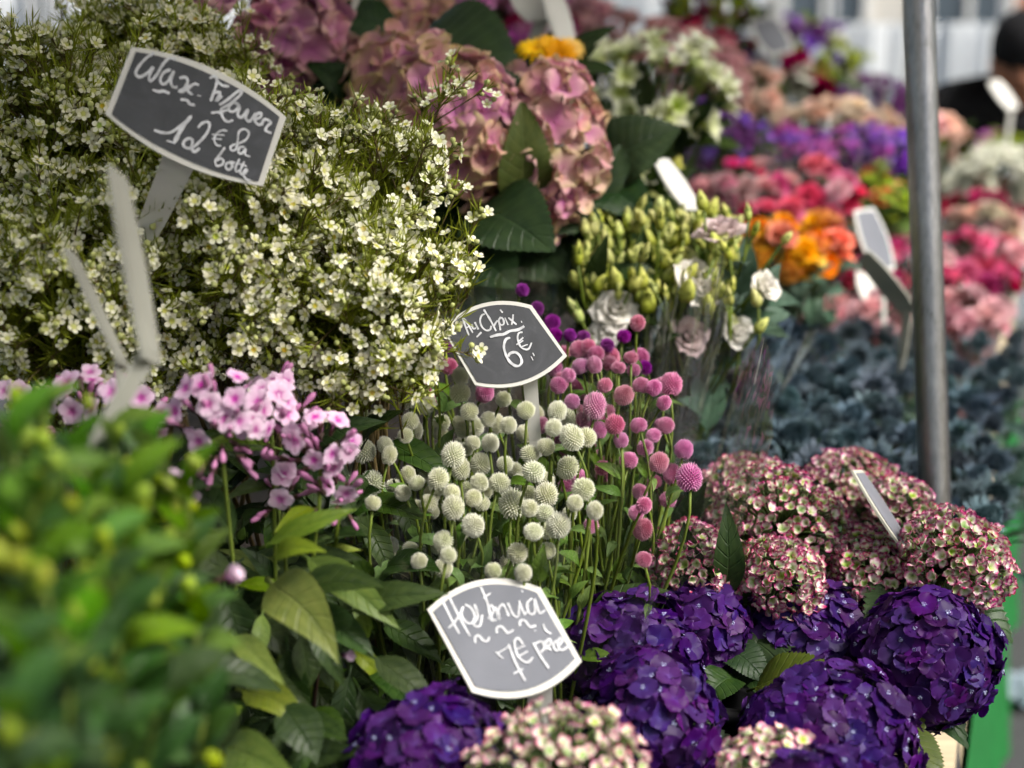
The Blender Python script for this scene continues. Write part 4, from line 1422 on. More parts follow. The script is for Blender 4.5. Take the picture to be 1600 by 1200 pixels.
# ------------------------------------------------------------------ hydrangeas
def hydrangea(label, c, rad, axis, n, meshes, fs, seed, base_z, group, leaves=(), cover=-0.35, meshes2=None, split=None, lm=None, core=None):
    """one stem: head of florets on an ellipsoid, stalk, leaves"""
    r = random.Random(seed)
    base = Vector((c.x * 0.985, c.y + 0.03, base_z))
    t = thing('hydrangea', label, 'hydrangea', base, group)
    ax = Vector(axis).normalized()
    ga = math.pi * (3 - math.sqrt(5))
    M = frame((0, 0, 0), ax, r.uniform(0, 6) if abs(rad[0] - rad[1]) < 0.02 else -0.2)
    M3 = M.to_3x3()
    ped = MB()
    hub = c - ax * rad[2] * 0.55
    tot = int(n / ((1 - cover) / 2))
    pts = []
    lump = lambda l: 1 + 0.16 * mnoise.noise(Vector((l.x * 1.7 + seed * 3.1, l.y * 1.7, l.z * 1.7))) + 0.06 * mnoise.noise(Vector((l.x * 4 + seed, l.y * 4, l.z * 4)))
    for k in range(tot):
        z = 1 - 2 * (k + 0.5) / tot
        if z < cover:
            break
        q = math.sqrt(1 - z * z)
        a = k * ga + r.uniform(-.15, .15)
        l = Vector((q * math.cos(a), q * math.sin(a), z))
        nl = Vector((l.x / rad[0], l.y / rad[1], l.z / rad[2])).normalized()
        p = c + M3 @ Vector((l.x * rad[0], l.y * rad[1], l.z * rad[2])) * r.uniform(0.93, 1.05) * lump(l)
        nr = M3 @ nl
        pts.append((p, nr, 1.0))
    for k in range(n // 4):                 # a sparser inner layer
        v = rv(r)
        if v.z < cover:
            continue
        p = c + M3 @ Vector((v.x * rad[0], v.y * rad[1], v.z * rad[2])) * r.uniform(0.70, 0.85)
        pts.append((p, (M3 @ v), 0.9))
    for p, nr, ss in pts:
        nn = (nr + rv(r) * (0.32 if fs > 0.01 else 0.6)).normalized()
        s = fs * r.uniform(0.8, 1.12) * ss
        ms = meshes
        if meshes2 is not None and split(p, r):
            ms = meshes2
        ob('floret', r.choice(ms), t, frame(p - base, nn, r.uniform(0, 6), s))
        ped.add(*tube_pts([hub - base, hub.lerp(p, 0.55) + ax * 0.004 - base, p - nn * 0.001 - base], [0.0011, 0.0008, 0.0006], 3))
    ob('flower_stalks', ped.mesh('hydrangea_stalks', [MT['stem_dark'] if core is None else core]), t, None, 'stuff')
    mb = MB()
    mb.add(*tube_pts([p - base for p in bez(base, base + Vector((0, 0, .1)), hub - ax * 0.08, hub, 8)], [0.004] * 9, 7))
    ob('stem', mb.mesh('hydrangea_stem', [MT['stem']]), t)
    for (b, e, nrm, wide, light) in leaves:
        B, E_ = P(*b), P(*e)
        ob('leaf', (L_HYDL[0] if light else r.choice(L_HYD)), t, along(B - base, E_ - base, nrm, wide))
    # a few leaves tucked under the head
    if group == DUS:
        for k in range(9):
            B = c + Vector((r.uniform(-.06, .06), r.uniform(.03, .08), r.uniform(-.16, -.02)))
            dv_ = Vector((r.uniform(-1, 1), -.2, r.uniform(-.6, .6))).normalized()
            ob('leaf', r.choice(L_HYD), t, along(B - base, B + dv_ * r.uniform(0.08, 0.12) - base, Vector((0, -.8, .6)), 1.1))
    for k in range(4 if lm is None else lm):
        a = k * 1.7 + r.uniform(0, 1)
        dv_ = Vector((math.cos(a), math.sin(a) * 0.8 - 0.2, r.uniform(-0.5, 0.0))).normalized()
        B = hub - ax * r.uniform(0.01, 0.04)
        ob('leaf', r.choice(L_HYD), t, along(B - base, B + dv_ * r.uniform(0.07, 0.10) - base, Vector((0, -0.3, 1)), 1.0))
    return t


CAMN = Vector((0, -0.75, 0.65))
PUR = 'purple hydrangeas'
DUS = 'dusty pink hydrangeas'
hydrangea('purple hydrangea head beside the pale grey Hortensia sign', P(982, 1030, 1.27), (.058, .055, .050), (-.15, -.6, .75), 150, F_VIOLET, 0.0122, 31, 0.70, PUR)
hydrangea('small purple hydrangea head behind, under the pink and green ones', P(1092, 985, 1.31), (.042, .04, .036), (.15, -.6, .8), 96, F_VIOLET, 0.0122, 32, 0.70, PUR)
hydrangea('flat purple hydrangea head in the middle of the back row of purple ones', P(1258, 985, 1.33), (.048, .045, .034), (0, -.5, .85), 115, F_VIOLET, 0.0122, 33, 0.70, PUR)
hydrangea('large purple hydrangea head drooping over the table edge beside the green skirt', P(1440, 1032, 1.29), (.060, .055, .060), (.45, -.55, .65), 180, F_VIOLET, 0.0122, 34, 0.70, PUR,
          leaves=[((1330, 1060, 1.30), (1445, 1125, 1.24), (0, -.3, 1), 0.8, True)])
hydrangea('big round purple hydrangea head at the front, with a leaf behind it', P(1292, 1165, 1.20), (.068, .06, .060), (0, -.6, .75), 190, F_VIOLET, 0.0122, 35, 0.66, PUR,
          leaves=[((1180, 1075, 1.26), (1305, 1040, 1.22), (0, -.5, 1), 0.8, True), ((1150, 1060, 1.28), (1090, 1100, 1.24), (0, -.5, 1), 0.9, False), ((1390, 1130, 1.24), (1470, 1230, 1.18), (.4, -.5, 1), 0.8, True),
                  ((1130, 1010, 1.30), (1200, 1060, 1.27), (0, -.5, 1), 1.0, False)])
hydrangea('purple hydrangea head low in front of the Hortensia sign stake', P(1015, 1135, 1.18), (.056, .05, .054), (-.1, -.65, .7), 150, F_VIOLET, 0.0122, 36, 0.66, PUR)
hydrangea('blurred purple hydrangea head in the bottom corner beside the phlox leaves', P(665, 1212, 1.06), (.062, .05, .042), (0, -.5, .85), 150, F_VIOLET, 0.0122, 37, 0.62, PUR)
hydrangea('purple hydrangea cut off at the bottom, in front of the big round one', P(1262, 1262, 1.04), (.040, .035, .030), (0, -.5, .85), 80, F_VIOLET, 0.0122, 38, 0.60, PUR)

ANT = 'pink and green antique hydrangeas'
AF = 0.0078
hydrangea('large pink and green hydrangea head in the centre of its group', P(1222, 822, 1.40), (.062, .05, .038), (0, -.6, .8), 235, F_ANT, AF, 41, 0.72, ANT, cover=-0.25)
hydrangea('pink and green hydrangea head at the back beside the globe amaranths', P(1162, 772, 1.52), (.048, .04, .022), (-.2, -.5, .8), 180, F_ANT, AF, 42, 0.72, ANT, cover=-0.2)
hydrangea('pink and green hydrangea head at the back, highest, in front of the blue thistles', P(1325, 765, 1.52), (.048, .04, .026), (.1, -.5, .8), 200, F_ANT, AF, 43, 0.72, ANT, cover=-0.2)
hydrangea('big pink and green hydrangea head in front of the metal post', P(1492, 878, 1.33), (.046, .042, .036), (.3, -.5, .8), 210, F_ANT, AF, 44, 0.72, ANT, cover=-0.3)
hydrangea('greenish pink hydrangea head under the silvery edge-on sign', P(1372, 898, 1.36), (.040, .036, .024), (0, -.6, .7), 180, F_ANT, AF, 45, 0.72, ANT, cover=-0.3)
hydrangea('pink hydrangea head beside the magenta amaranths, behind the purple ones', P(1082, 884, 1.33), (.038, .034, .028), (-.1, -.5, .8), 160, F_ANT, AF, 46, 0.72, ANT)
hydrangea('small pink and green hydrangea head between two others, above the purple ones', P(1222, 902, 1.32), (.033, .03, .025), (0, -.5, .8), 140, F_ANT, AF, 47, 0.72, ANT)
hydrangea('small dark pink hydrangea head beside the post foot', P(1408, 795, 1.46), (.026, .03, .022), (0, -.5, .8), 80, F_ANT, AF, 48, 0.72, ANT)
hydrangea('blurred cream and pink hydrangea head at the bottom below the Hortensia sign', P(872, 1226, 1.0), (.056, .05, .040), (0, -.55, .8), 210, F_ANTF, 0.0068, 49, 0.60, ANT)
hydrangea('blurred pink hydrangea head at the very bottom in front of the big purple one', P(1212, 1215, 1.06), (.036, .035, .022), (0, -.5, .85), 110, F_ANTF, 0.0068, 50, 0.60, ANT)

DUS = 'dusty pink hydrangeas'
hydrangea('mauve pink hydrangea head behind the Wax Flower sign', P(410, 68, 1.68), (.084, .06, .082), (.2, -.7, .5), 62, F_MAUVE, 0.0235, 51, 1.02, DUS,
          leaves=[((560, 150, 1.66), (492, 100, 1.62), (0, -1, .4), 0.9, False), ((560, 190, 1.62), (450, 235, 1.6), (0, -1, .5), 1.0, False)])
hydrangea('tan and dusty pink hydrangea head in the middle of the top row', P(632, 155, 1.66), (.064, .05, .066), (-.3, -.6, .7), 48, F_DUSTY, 0.0235, 52, 1.02, DUS,
          leaves=[((640, 180, 1.72), (500, 120, 1.64), (0, -1, .5), 1.25, False), ((620, 60, 1.74), (505, 10, 1.70), (0, -1, .5), 0.8, False), ((560, 230, 1.66), (455, 190, 1.6), (0, -1, .5), 1.0, False)])
hydrangea('dusty pink hydrangea head with ruffled mauve middle, next to the serrated leaf', P(718, 190, 1.60), (.058, .076, .05), (.12, -.9, .35), 56, F_MAUVE, 0.0235, 53, 1.02, DUS, meshes2=F_DUSTY,
          split=lambda p, r: p.z < P(735, 200, 1.58).z or r.random() < 0.35,
          leaves=[((650, 62, 1.68), (806, 112, 1.62), (-.1, -.8, .7), 1.25, False), ((810, 330, 1.60), (822, 165, 1.55), (.35, -1, .1), 0.72, True),
                  ((745, 330, 1.58), (855, 375, 1.50), (0, -.8, .6), 1.15, False)])
hydrangea('tall drooping pink hydrangea head nearest the alstroemerias', P(856, 232, 1.63), (.050, .084, .045), (.3, -.9, .25), 52, F_DUSTY, 0.0235, 54, 1.02, DUS, meshes2=F_MAUVE,
          split=lambda p, r: r.random() < 0.35,
          leaves=[((900, 380, 1.70), (975, 235, 1.66), (.3, -1, .2), 0.9, False), ((880, 350, 1.72), (960, 340, 1.66), (0, -.9, .4), 0.9, False), ((800, 400, 1.70), (880, 420, 1.62), (0, -.8, .5), 1.2, False),
                  ((740, 400, 1.66), (800, 440, 1.6), (0, -.8, .5), 1.2, False)])
hydrangea('salmon pink hydrangea head at the back, top of the picture', P(612, 35, 1.86), (.064, .05, .030), (0, -.5, .8), 55, F_DUSTY, 0.0235, 55, 1.05, DUS)

# ------------------------------------------------------------------ globe amaranths
WH = [(258, 405, 100), (388, 383, 80), (298, 493, 85), (508, 472, 98), (510, 405, 65), (100, 480, 85), (680, 495, 75), (125, 705, 100), (160, 830, 95), (310, 583, 80), (545, 545, 85),
      (620, 575, 70), (700, 600, 75), (770, 540, 85), (895, 545, 75), (880, 610, 80), (955, 650, 108), (1010, 650, 90), (628, 672, 80), (560, 670, 70), (480, 720, 105), (510, 775, 85),
      (420, 815, 100), (590, 755, 90), (785, 715, 80), (850, 685, 80), (800, 785, 95), (665, 830, 90), (585, 830, 80), (935, 770, 95), (1000, 855, 95), (480, 930, 95), (335, 830, 75),
      (300, 795, 70), (280, 870, 65), (560, 1000, 95), (715, 915, 105), (850, 880, 105), (845, 950, 90), (900, 1000, 100), (800, 1025, 90), (440, 1060, 95), (460, 1120, 65), (735, 1110, 90),
      (855, 1100, 80), (760, 1190, 80), (345, 1145, 60), (440, 1170, 90), (965, 910, 60), (1045, 940, 70), (560, 890, 80), (785, 930, 60), (475, 870, 60), (210, 680, 60), (150, 570, 70),
      (290, 640, 50), (160, 910, 50), (640, 1180, 60), (595, 910, 60), (225, 720, 50), (20, 800, 80), (60, 830, 55)]
PK = [(370, 470, 85), (605, 470, 85), (415, 490, 60), (405, 310, 70), (465, 365, 75), (1215, 192, 70), (978, 297, 75), (1050, 315, 75), (1020, 285, 60), (988, 365, 85), (1045, 360, 60),
      (900, 440, 80), (1350, 437, 95), (1230, 440, 75), (1160, 480, 90), (1045, 525, 95), (955, 505, 60), (1125, 597, 85), (1220, 600, 70), (1280, 450, 60), (1190, 330, 50), (1400, 697, 80),
      (1422, 810, 105), (1180, 740, 85), (1245, 690, 70), (1075, 770, 65), (1225, 865, 65), (1240, 920, 50), (1210, 950, 45), (1237, 1015, 85), (1240, 1135, 60), (1300, 750, 80), (1330, 600, 70),
      (1060, 620, 70), (985, 815, 40), (830, 600, 40), (1320, 510, 60), (1140, 370, 60), (1200, 380, 50), (1030, 1000, 60), (940, 400, 55), (1085, 440, 60), (1000, 580, 70), (1150, 660, 60), (1280, 640, 60)]
MG = [(755, 60, 60), (815, 135, 60), (875, 190, 70), (888, 240, 40), (945, 240, 50), (1160, 245, 55), (450, 290, 55), (1095, 280, 60), (1245, 370, 50), (700, 290, 60), (340, 330, 60), (1000, 250, 50)]


def zz(x, y):
    return 520 + x / 2.553, 430 + y / 2.553


def amaranth(label, heads, meshes, base_px, dfun, seed, nleaf, film_r=None, film_h=None, film_c=None):
    r = random.Random(seed)
    base = P(*base_px)
    base.z = 0.80
    t = thing('globe_amaranth_bunch', label, 'flower bunch', base, 'globe amaranth bunches')
    for (zx_, zy_, dm) in heads:
        px, py = zz(zx_, zy_)
        d = dfun(px, py) + r.uniform(-0.03, 0.03) + (0.07 if (zx_, zy_, dm) in NFILL_W or (zx_, zy_, dm) in NFILL_P else 0)
        p = P(px, py, d)
        rad = dm / 2.553 / 2 * d / FPX * 0.88 * r.uniform(0.90, 1.06)
        rad = max(0.006, rad)
        upv = (Vector((0, -0.15, 1)) + rv(r) * 0.55).normalized()
        foot = base + Vector((r.uniform(-.035, .035), r.uniform(-.03, .03), r.uniform(0, 0.03)))
        a = p - upv * rad
        pts = bez(foot, foot.lerp(a, 0.35) + Vector((0, 0, 0.06)), a - upv * 0.05 + Vector((r.uniform(-.015, .015), 0, -0.01)), a, 10)
        mb = MB()
        mb.add(*tube_pts([q - base for q in pts], [0.0016] * 8 + [0.0013, 0.0012, 0.0012], 5))
        st = ob('stem', mb.mesh('amaranth_stem', [MT['stem']]), t)
        ob('flower_head', r.choice(meshes), st, frame(p - base, upv, r.uniform(0, 6), (rad, rad * r.uniform(.93, 1.05), rad * r.uniform(.9, 1.15))))
        for k in range(4):
            if r.random() < 0.6:
                i = r.choice((5, 6, 7, 8))
                q = pts[i]
                dv_ = (rv(r) + Vector((0, -.2, .5))).normalized()
                ob('leaf', r.choice(L_GOM), st, along(q - base, q + dv_ * r.uniform(0.014, 0.036) - base, Vector((0, -.6, .8)), 1.0))
    for k in range(int(nleaf * 2.2)):
        foot = base + Vector((r.uniform(-.10, .10), r.uniform(-.05, .09), r.uniform(0.0, 0.24)))
        dv_ = (rv(r) + Vector((0, -.2, .9))).normalized()
        ob('leaf', r.choice(L_DEEP), t, along(foot - base, foot + dv_ * r.uniform(0.05, 0.085) - base, Vector((0, -.7, .7)), 1.0))
    if film_r:
        sleeve(t, base, film_r[0], film_r[1], film_h, seed, film_c, 0.02, 'film_thick' if film_c else 'film')
    return t


def sleeve(t, base, r0, r1, h, seed, lean=None, z0=0.02, mat='film', a0=0.0, a1=PI2, ell=1.0):
    """crinkled clear sleeve flaring upward round a bunch"""
    mb = MB()
    nA_, nH = 132, 14
    vs_, uv = [], []
    lean = lean or Vector((0, 0, 0))
    for j in range(nH + 1):
        u = j / nH
        for i in range(nA_ + 1):
            a = a0 + (a1 - a0) * i / nA_
            cr = mnoise.noise(Vector((math.cos(a) * 2.2 + seed, math.sin(a) * 2.2, u * 0.8))) * 0.13 + mnoise.noise(Vector((math.cos(a) * 6 + seed, math.sin(a) * 6, u * 1.5))) * 0.05
            pl_ = 0.03 * abs(math.sin(a * 7 + seed)) + 0.045 * (1 - abs(mnoise.noise(Vector((math.cos(a) * 11 + seed, math.sin(a) * 11, u * 1.1))))) ** 6
            rr = (r0 + (r1 - r0) * u ** 0.8) * (1 + (cr + pl_) * (0.3 + u))
            hh = h * u * (1 + (0.10 * math.sin(a * 2 + seed) + 0.06 * math.sin(a * 5 + seed * 2)) * u)
            vs_.append((rr * math.cos(a) + lean.x * u, rr * math.sin(a) * ell + lean.y * u, z0 + hh + lean.z * u))
            uv.append((i / nA_, u))
    mb.add(vs_, grid(nH, nA_), uv)
    return ob('cellophane_sleeve', mb.mesh('cellophane_sleeve', [MT[mat]]), t)


dW = lambda px, py: 1.16 + (900 - py) * 0.00045
dP = lambda px, py: 1.25 + (820 - py) * 0.00042
rf = random.Random(660)
WH += [(rf.uniform(60, 980), rf.uniform(520, 1150), rf.uniform(55, 85)) for _ in range(64)]
PK += [(rf.uniform(880, 1360), rf.uniform(300, 900), rf.uniform(55, 80)) for _ in range(34)]
NFILL_W, NFILL_P = set(WH[-64:]), set(PK[-34:])
amaranth('white globe amaranth bunch with stems showing, nearest the pink phlox', [h for h in WH if h[0] < 600], G_W, (660, 900, 1.27), dW, 61, 34, (0.035, 0.105), 0.30)
amaranth('white globe amaranth bunch in front of the Au Choix price sign', [h for h in WH if h[0] >= 600], G_W, (835, 920, 1.25), dW, 62, 30, (0.035, 0.10), 0.27)
amaranth('pink globe amaranth bunch in a clear sleeve beside the pink and green hydrangeas', [h for h in PK if h[0] > 850], G_P, (945, 900, 1.36), dP, 63, 40, (0.03, 0.080), 0.37, Vector((0.055, 0, 0)))
amaranth('few pink globe amaranths behind the white ones, under the Au Choix sign', [h for h in PK if h[0] <= 850], G_P, (730, 800, 1.44), lambda a, b: 1.36, 64, 14)
amaranth('magenta globe amaranth bunch behind the Au Choix sign', MG, G_M, (880, 760, 1.50), lambda a, b: 1.44 if a > 750 else 1.42, 65, 24, (0.04, 0.12), 0.42, Vector((0.02, 0, 0)))

# small folded tag of stiff film at the sleeve's mouth
mb = MB()
q = [P(838, 868, 1.12), P(905, 850, 1.13), P(918, 858, 1.10), P(862, 902, 1.10)]
o_ = q[0]
vs_, uv = [], []
for i in range(9):
    for j in range(5):
        u, v = i / 8, j / 4
        p = (q[0].lerp(q[1], u)).lerp(q[3].lerp(q[2], u), v)
        p = p + Vector((0, -0.008 * math.sin(v * math.pi), 0.004 * math.sin(u * 6)))
        vs_.append(p - o_)
        uv.append((u, v))
mb.add(vs_, grid(8, 4), uv)
ft = ob('cellophane_scrap', mb.mesh('cellophane_scrap', [MT['film_thick']]), None, T(o_))
ft['label'] = 'small folded shiny cellophane flap in front of the white globe amaranths'
ft['category'] = 'cellophane'

# ------------------------------------------------------------------ phlox
base = P(430, 1000, 1.18)
base.z = 0.80


def phlox(label, clusters, seed, base, leaves, nrand):
    r = random.Random(seed)
    t = thing('phlox_bunch', label, 'flower bunch', base, 'phlox bunches')
    for (px, py, d, rr, n) in clusters:
        c = P(px, py, d)
        foot = base + Vector((r.uniform(-.04, .04), r.uniform(-.04, .04), 0))
        mb = MB()
        mb.add(*tube_pts([q - base for q in bez(foot, foot + Vector((0, 0, .1)), c - Vector((0, 0, .08)), c - Vector((0, 0, 0.02)), 8)], 0.0016, 6))
        st = ob('stem', mb.mesh('phlox_stem', [MT['stem']]), t)
        for k in range(6):                           # leaf pairs up the stem
            q = foot.lerp(c, 0.45 + 0.09 * k) + Vector((0, 0.004, -0.01))
            dv_ = Vector((math.cos(k * 2.2 + px), -0.25 + 0.4 * math.sin(k * 2.2), r.uniform(-.1, .7))).normalized()
            ob('leaf', r.choice(L_DEEP + L_PHL[:1]), st, along(q - base, q + dv_ * r.uniform(.035, .06) - base, Vector((0, -.5, .8)), 1.1))
        for k in range(n):
            v = rv(r)
            v = (v + Vector((0, -0.55, 0.35))).normalized()
            p = c + Vector((v.x * rr, v.y * rr * 0.8, v.z * rr * 0.9)) * r.uniform(0.75, 1.1)
            ob('floret', r.choice(F_PHLOX[:4]), st, frame(p - base, (v + Vector((0, -.5, .1)) + rv(r) * 0.35), r.uniform(0, 6), r.uniform(0.0080, 0.0108)))
        for k in range(n * 2):
            v = (rv(r) + Vector((0, -0.2, 0.2))).normalized()
            p = c + v * rr * r.uniform(0.2, 0.9) - Vector((0, 0, 0.01))
            ob('bud', B_PHL[0], st, frame(p - base, v + Vector((0, 0, .3)), r.uniform(0, 6), r.uniform(0.012, 0.022)))
    for (b, e, nrm, wide, deep) in leaves:
        ob('leaf', r.choice(L_DEEP if deep else L_PHL), t, along(P(*b) - base, P(*e) - base, nrm, wide))
    for k in range(nrand * 2):
        px, py, d = (r.uniform(330, 600), r.uniform(860, 1210), r.uniform(1.08, 1.28)) if k % 2 else (r.uniform(180, 620), r.uniform(690, 900), r.uniform(1.20, 1.32))
        b = P(px, py, d)
        dv_ = (Vector((r.uniform(-.7, 1), -.3, r.uniform(-.8, .5)))).normalized()
        ob('leaf', r.choice(L_DEEP), t, along(b - base, b + dv_ * r.uniform(0.04, 0.075) - base, Vector((0, -.7, .7)), 1.0))
    return t


UPN = (0.1, -0.8, 0.6)
phlox('pink phlox bunch with magenta eyes, in front of the wax flowers', [(345, 650, 1.08, .034, 17), (425, 655, 1.12, .03, 12), (500, 690, 1.11, .026, 11), (205, 640, 1.10, .026, 7), (530, 750, 1.12, .018, 6), (130, 625, 1.12, .024, 6), (420, 590, 1.14, .014, 3), (440, 760, 1.14, .02, 4), (30, 640, 1.13, .02, 3), (290, 760, 1.1, .012, 2)], 71, base,
      [((480, 872, 1.12), (620, 972, 1.08), UPN, 1.15, False), ((425, 912, 1.08), (522, 1000, 1.02), (0, -1, .4), 1.6, False), ((365, 995, 1.06), (438, 1060, 1.02), UPN, 1.2, False),
       ((275, 1158, 1.0), (386, 1094, 1.04), UPN, 1.7, False), ((380, 1080, 1.08), (482, 1122, 1.05), UPN, 1.4, False), ((345, 1165, 1.03), (450, 1205, .98), UPN, 1.7, False),
       ((470, 995, 1.10), (486, 1080, 1.10), (0.3, -1, .2), 1.4, True), ((552, 945, 1.14), (582, 1000, 1.14), UPN, 1.3, False), ((552, 1015, 1.14), (602, 1070, 1.14), UPN, 1.4, False),
       ((420, 850, 1.08), (555, 790, 1.08), UPN, 0.9, False), ((300, 1050, .98), (450, 1070, 1.0), (0, -.6, .8), 1.0, True), ((440, 1100, 1.06), (500, 1190, 1.04), UPN, 1.6, True),
       ((480, 1110, 1.1), (540, 1170, 1.08), UPN, 1.6, True), ((430, 870, 1.06), (500, 850, 1.04), UPN, 1.3, False), ((410, 960, 1.1), (400, 1040, 1.08), (.3, -1, .2), 1.4, False),
       ((350, 1170, 1.0), (340, 1060, 1.0), (.3, -1, .2), 1.5, True), ((520, 1120, 1.12), (560, 1200, 1.1), UPN, 1.5, True)], 80)
# lone pale phlox petals among the leaves
lp = thing('phlox_sprig', 'pale pink half-closed phlox sprig among the leaves low in the picture', 'flower sprig', P(440, 1120, 1.0))
for (px, py, d, s, ang) in ((352, 902, 0.93, .011, (1, .1, .4)), (325, 1012, 0.93, .012, (1, .1, .3)), (538, 1024, 1.10, .008, (.7, -.3, .1)), (262, 755, 0.95, .010, (.3, .2, .6))):
    p = P(px, py, d)
    st_v = Vector(ang).normalized()
    fl = ob('floret', F_PHLOX[4], lp, frame(p - lp.location, st_v, 0.4, s))
    mb = MB()
    mb.add(*tube_pts([p - lp.location, p - st_v * 0.02 - lp.location, p - st_v * 0.03 - Vector((0, 0, .06)) - lp.location], [0.002, 0.0018, 0.0015], 5))
    ob('stem', mb.mesh('phlox_sprig_stem', [MT['phlox_calyx']]), lp)


# ------------------------------------------------------------------ blurred leafy bunch in the near corner
def near_bunch():
    r = random.Random(81)
    base = P(110, 1480, 0.92)
    t = thing('leafy_bunch', 'blurred bunch of green leaves with yellow-green buds in the near corner', 'foliage bunch', base)
    tops = [(20, 690, .70), (70, 640, .74), (120, 700, .70), (60, 760, .64), (170, 680, .78), (230, 690, .80), (200, 780, .70), (290, 760, .80), (150, 850, .66), (260, 880, .74),
            (60, 900, .60), (20, 1010, .58), (180, 980, .66), (310, 960, .76), (110, 1060, .60), (250, 1080, .68), (30, 1130, .56), (180, 1150, .62), (0, 820, .66), (320, 1120, .74)]
    tops = [(a, b, c_ * 1.08) for a, b, c_ in tops]
    for (px, py, d) in tops:
        tip = P(px, py, d)
        foot = base + Vector((r.uniform(-.05, .05), r.uniform(-.05, .05), 0))
        pts = bez(foot, foot + Vector((0, 0, .08)), tip - Vector((r.uniform(-.03, .03), 0, .08)), tip, 10)
        mb = MB()
        mb.add(*tube_pts([q - base for q in pts], [0.0026] * 8 + [0.002, 0.0016, 0.001], 6))
        st = ob('stem', mb.mesh('leafy_stem', [MT['stem']]), t)
        for k in range(17):
            u = 0.55 + 0.45 * k / 16
            i = min(9, int(u * 10))
            q = pts[i].lerp(pts[i + 1], u * 10 - i) if i < 10 else pts[10]
            a = k * 2.4 + r.uniform(-.4, .4)
            dv_ = Vector((math.cos(a), math.sin(a), r.uniform(0.3, 1.8))).normalized()
            L = r.uniform(0.022, 0.042) * (1.15 - 0.4 * (u - 0.55))
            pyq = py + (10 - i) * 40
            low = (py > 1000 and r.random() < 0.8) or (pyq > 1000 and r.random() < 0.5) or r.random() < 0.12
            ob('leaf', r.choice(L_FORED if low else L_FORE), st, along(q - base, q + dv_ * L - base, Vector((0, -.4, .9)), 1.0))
        nb = r.randint(7, 10) if py < 930 else 1
        for k in range(nb):
            q = pts[r.choice((6, 7, 8, 9, 10))] + rv(r) * r.uniform(0.006, 0.018) + Vector((0, -0.006, 0.006))
            ob('bud', B_FORE[0], st, frame(q - base, rv(r) * 0.5 + Vector((0, -.2, .8)), 0, r.uniform(0.008, 0.015)))


near_bunch()


# ------------------------------------------------------------------ lisianthus and alstroemerias
def lisianthus():
    r = random.Random(91)
    base = P(1040, 560, 1.72)
    base.z = 0.95
    t = thing('lisianthus_bunch', 'cream lisianthus bunch with many yellow-green buds in a clear sleeve', 'flower bunch', base)

    def sprig(p, kind, s, nrm=None):
        foot = base + Vector((r.uniform(-.03, .03), r.uniform(-.03, .03), 0))
        upv = (nrm or (Vector((0, -0.1, 1)) + rv(r) * 0.6)).normalized()
        pts = bez(foot, foot + Vector((0, 0, .1)), p - upv * 0.08, p, 7)
        mb = MB()
        mb.add(*tube_pts([q - base for q in pts], 0.0016, 5))
        st = ob('stem', mb.mesh('lisianthus_stem', [MT['stem']]), t)
        if kind == 'bud':
            ob('bud', r.choice(B_LIS), st, frame(p - base, upv, r.uniform(0, 6), s))
        else:
            ob('flower', r.choice(ROSE[kind]), st, frame(p - base, upv, r.uniform(0, 6), s))
        return st

    for k in range(210):
        px = r.uniform(900, 1150)
        py = r.uniform(330, 470) + abs(px - 1030) * 0.10
        sprig(P(px, py, 1.55 + (470 - py) * 0.0007 + r.uniform(0, .06)), 'bud', r.uniform(0.014, 0.025))
    for (px, py, s) in ((903, 415, .026), (1117, 400, .028), (1125, 395, .027), (1140, 405, .026), (1170, 345, .02), (1222, 380, .016), (1185, 480, .02), (1150, 515, .018), (1180, 520, .02), (1070, 470, .03), (1000, 410, .028), (910, 505, .03), (1105, 490, .028), (1012, 490, .028), (1030, 360, .026), (1175, 370, .02), (1100, 330, .022)):
        sprig(P(px, py, 1.54 + r.uniform(0, .04)), 'bud', s)
    for (px, py, s, kind, nr) in ((962, 488, .026, 'lis_petal', (.1, -.8, .5)), (1128, 368, .030, 'lis_blush', (-.1, -.25, .95)), (1085, 450, .034, 'lis_petal', (.5, -.7, .5)), (950, 520, .022, 'lis_petal', (-.2, -.8, .3)),
                              (1075, 525, .024, 'lis_blush', (.2, -.8, .3)), (1190, 450, .022, 'lis_petal', (.5, -.6, .5)), (1150, 520, .02, 'lis_petal', (.2, -.8, .4))):
        sprig(P(px, py, 1.58), kind, s, Vector(nr))
    for k in range(150):
        py = r.uniform(420, 680)
        px = r.uniform(895, 1200 if py < 520 else 1110)
        b = P(px, py, 1.60 + r.uniform(0, .12))
        dv_ = (rv(r) + Vector((0, -.2, .9))).normalized()
        ob('leaf', r.choice(L_BLUE if px > 1080 else L_DEEP), t, along(b - base, b + dv_ * r.uniform(.04, .075) - base, Vector((0, -.7, .6)), 1.0))
    sleeve(t, base, 0.05, 0.125, 0.24, 5, Vector((0.03, 0, 0)), 0.0, 'film_thick')


lisianthus()


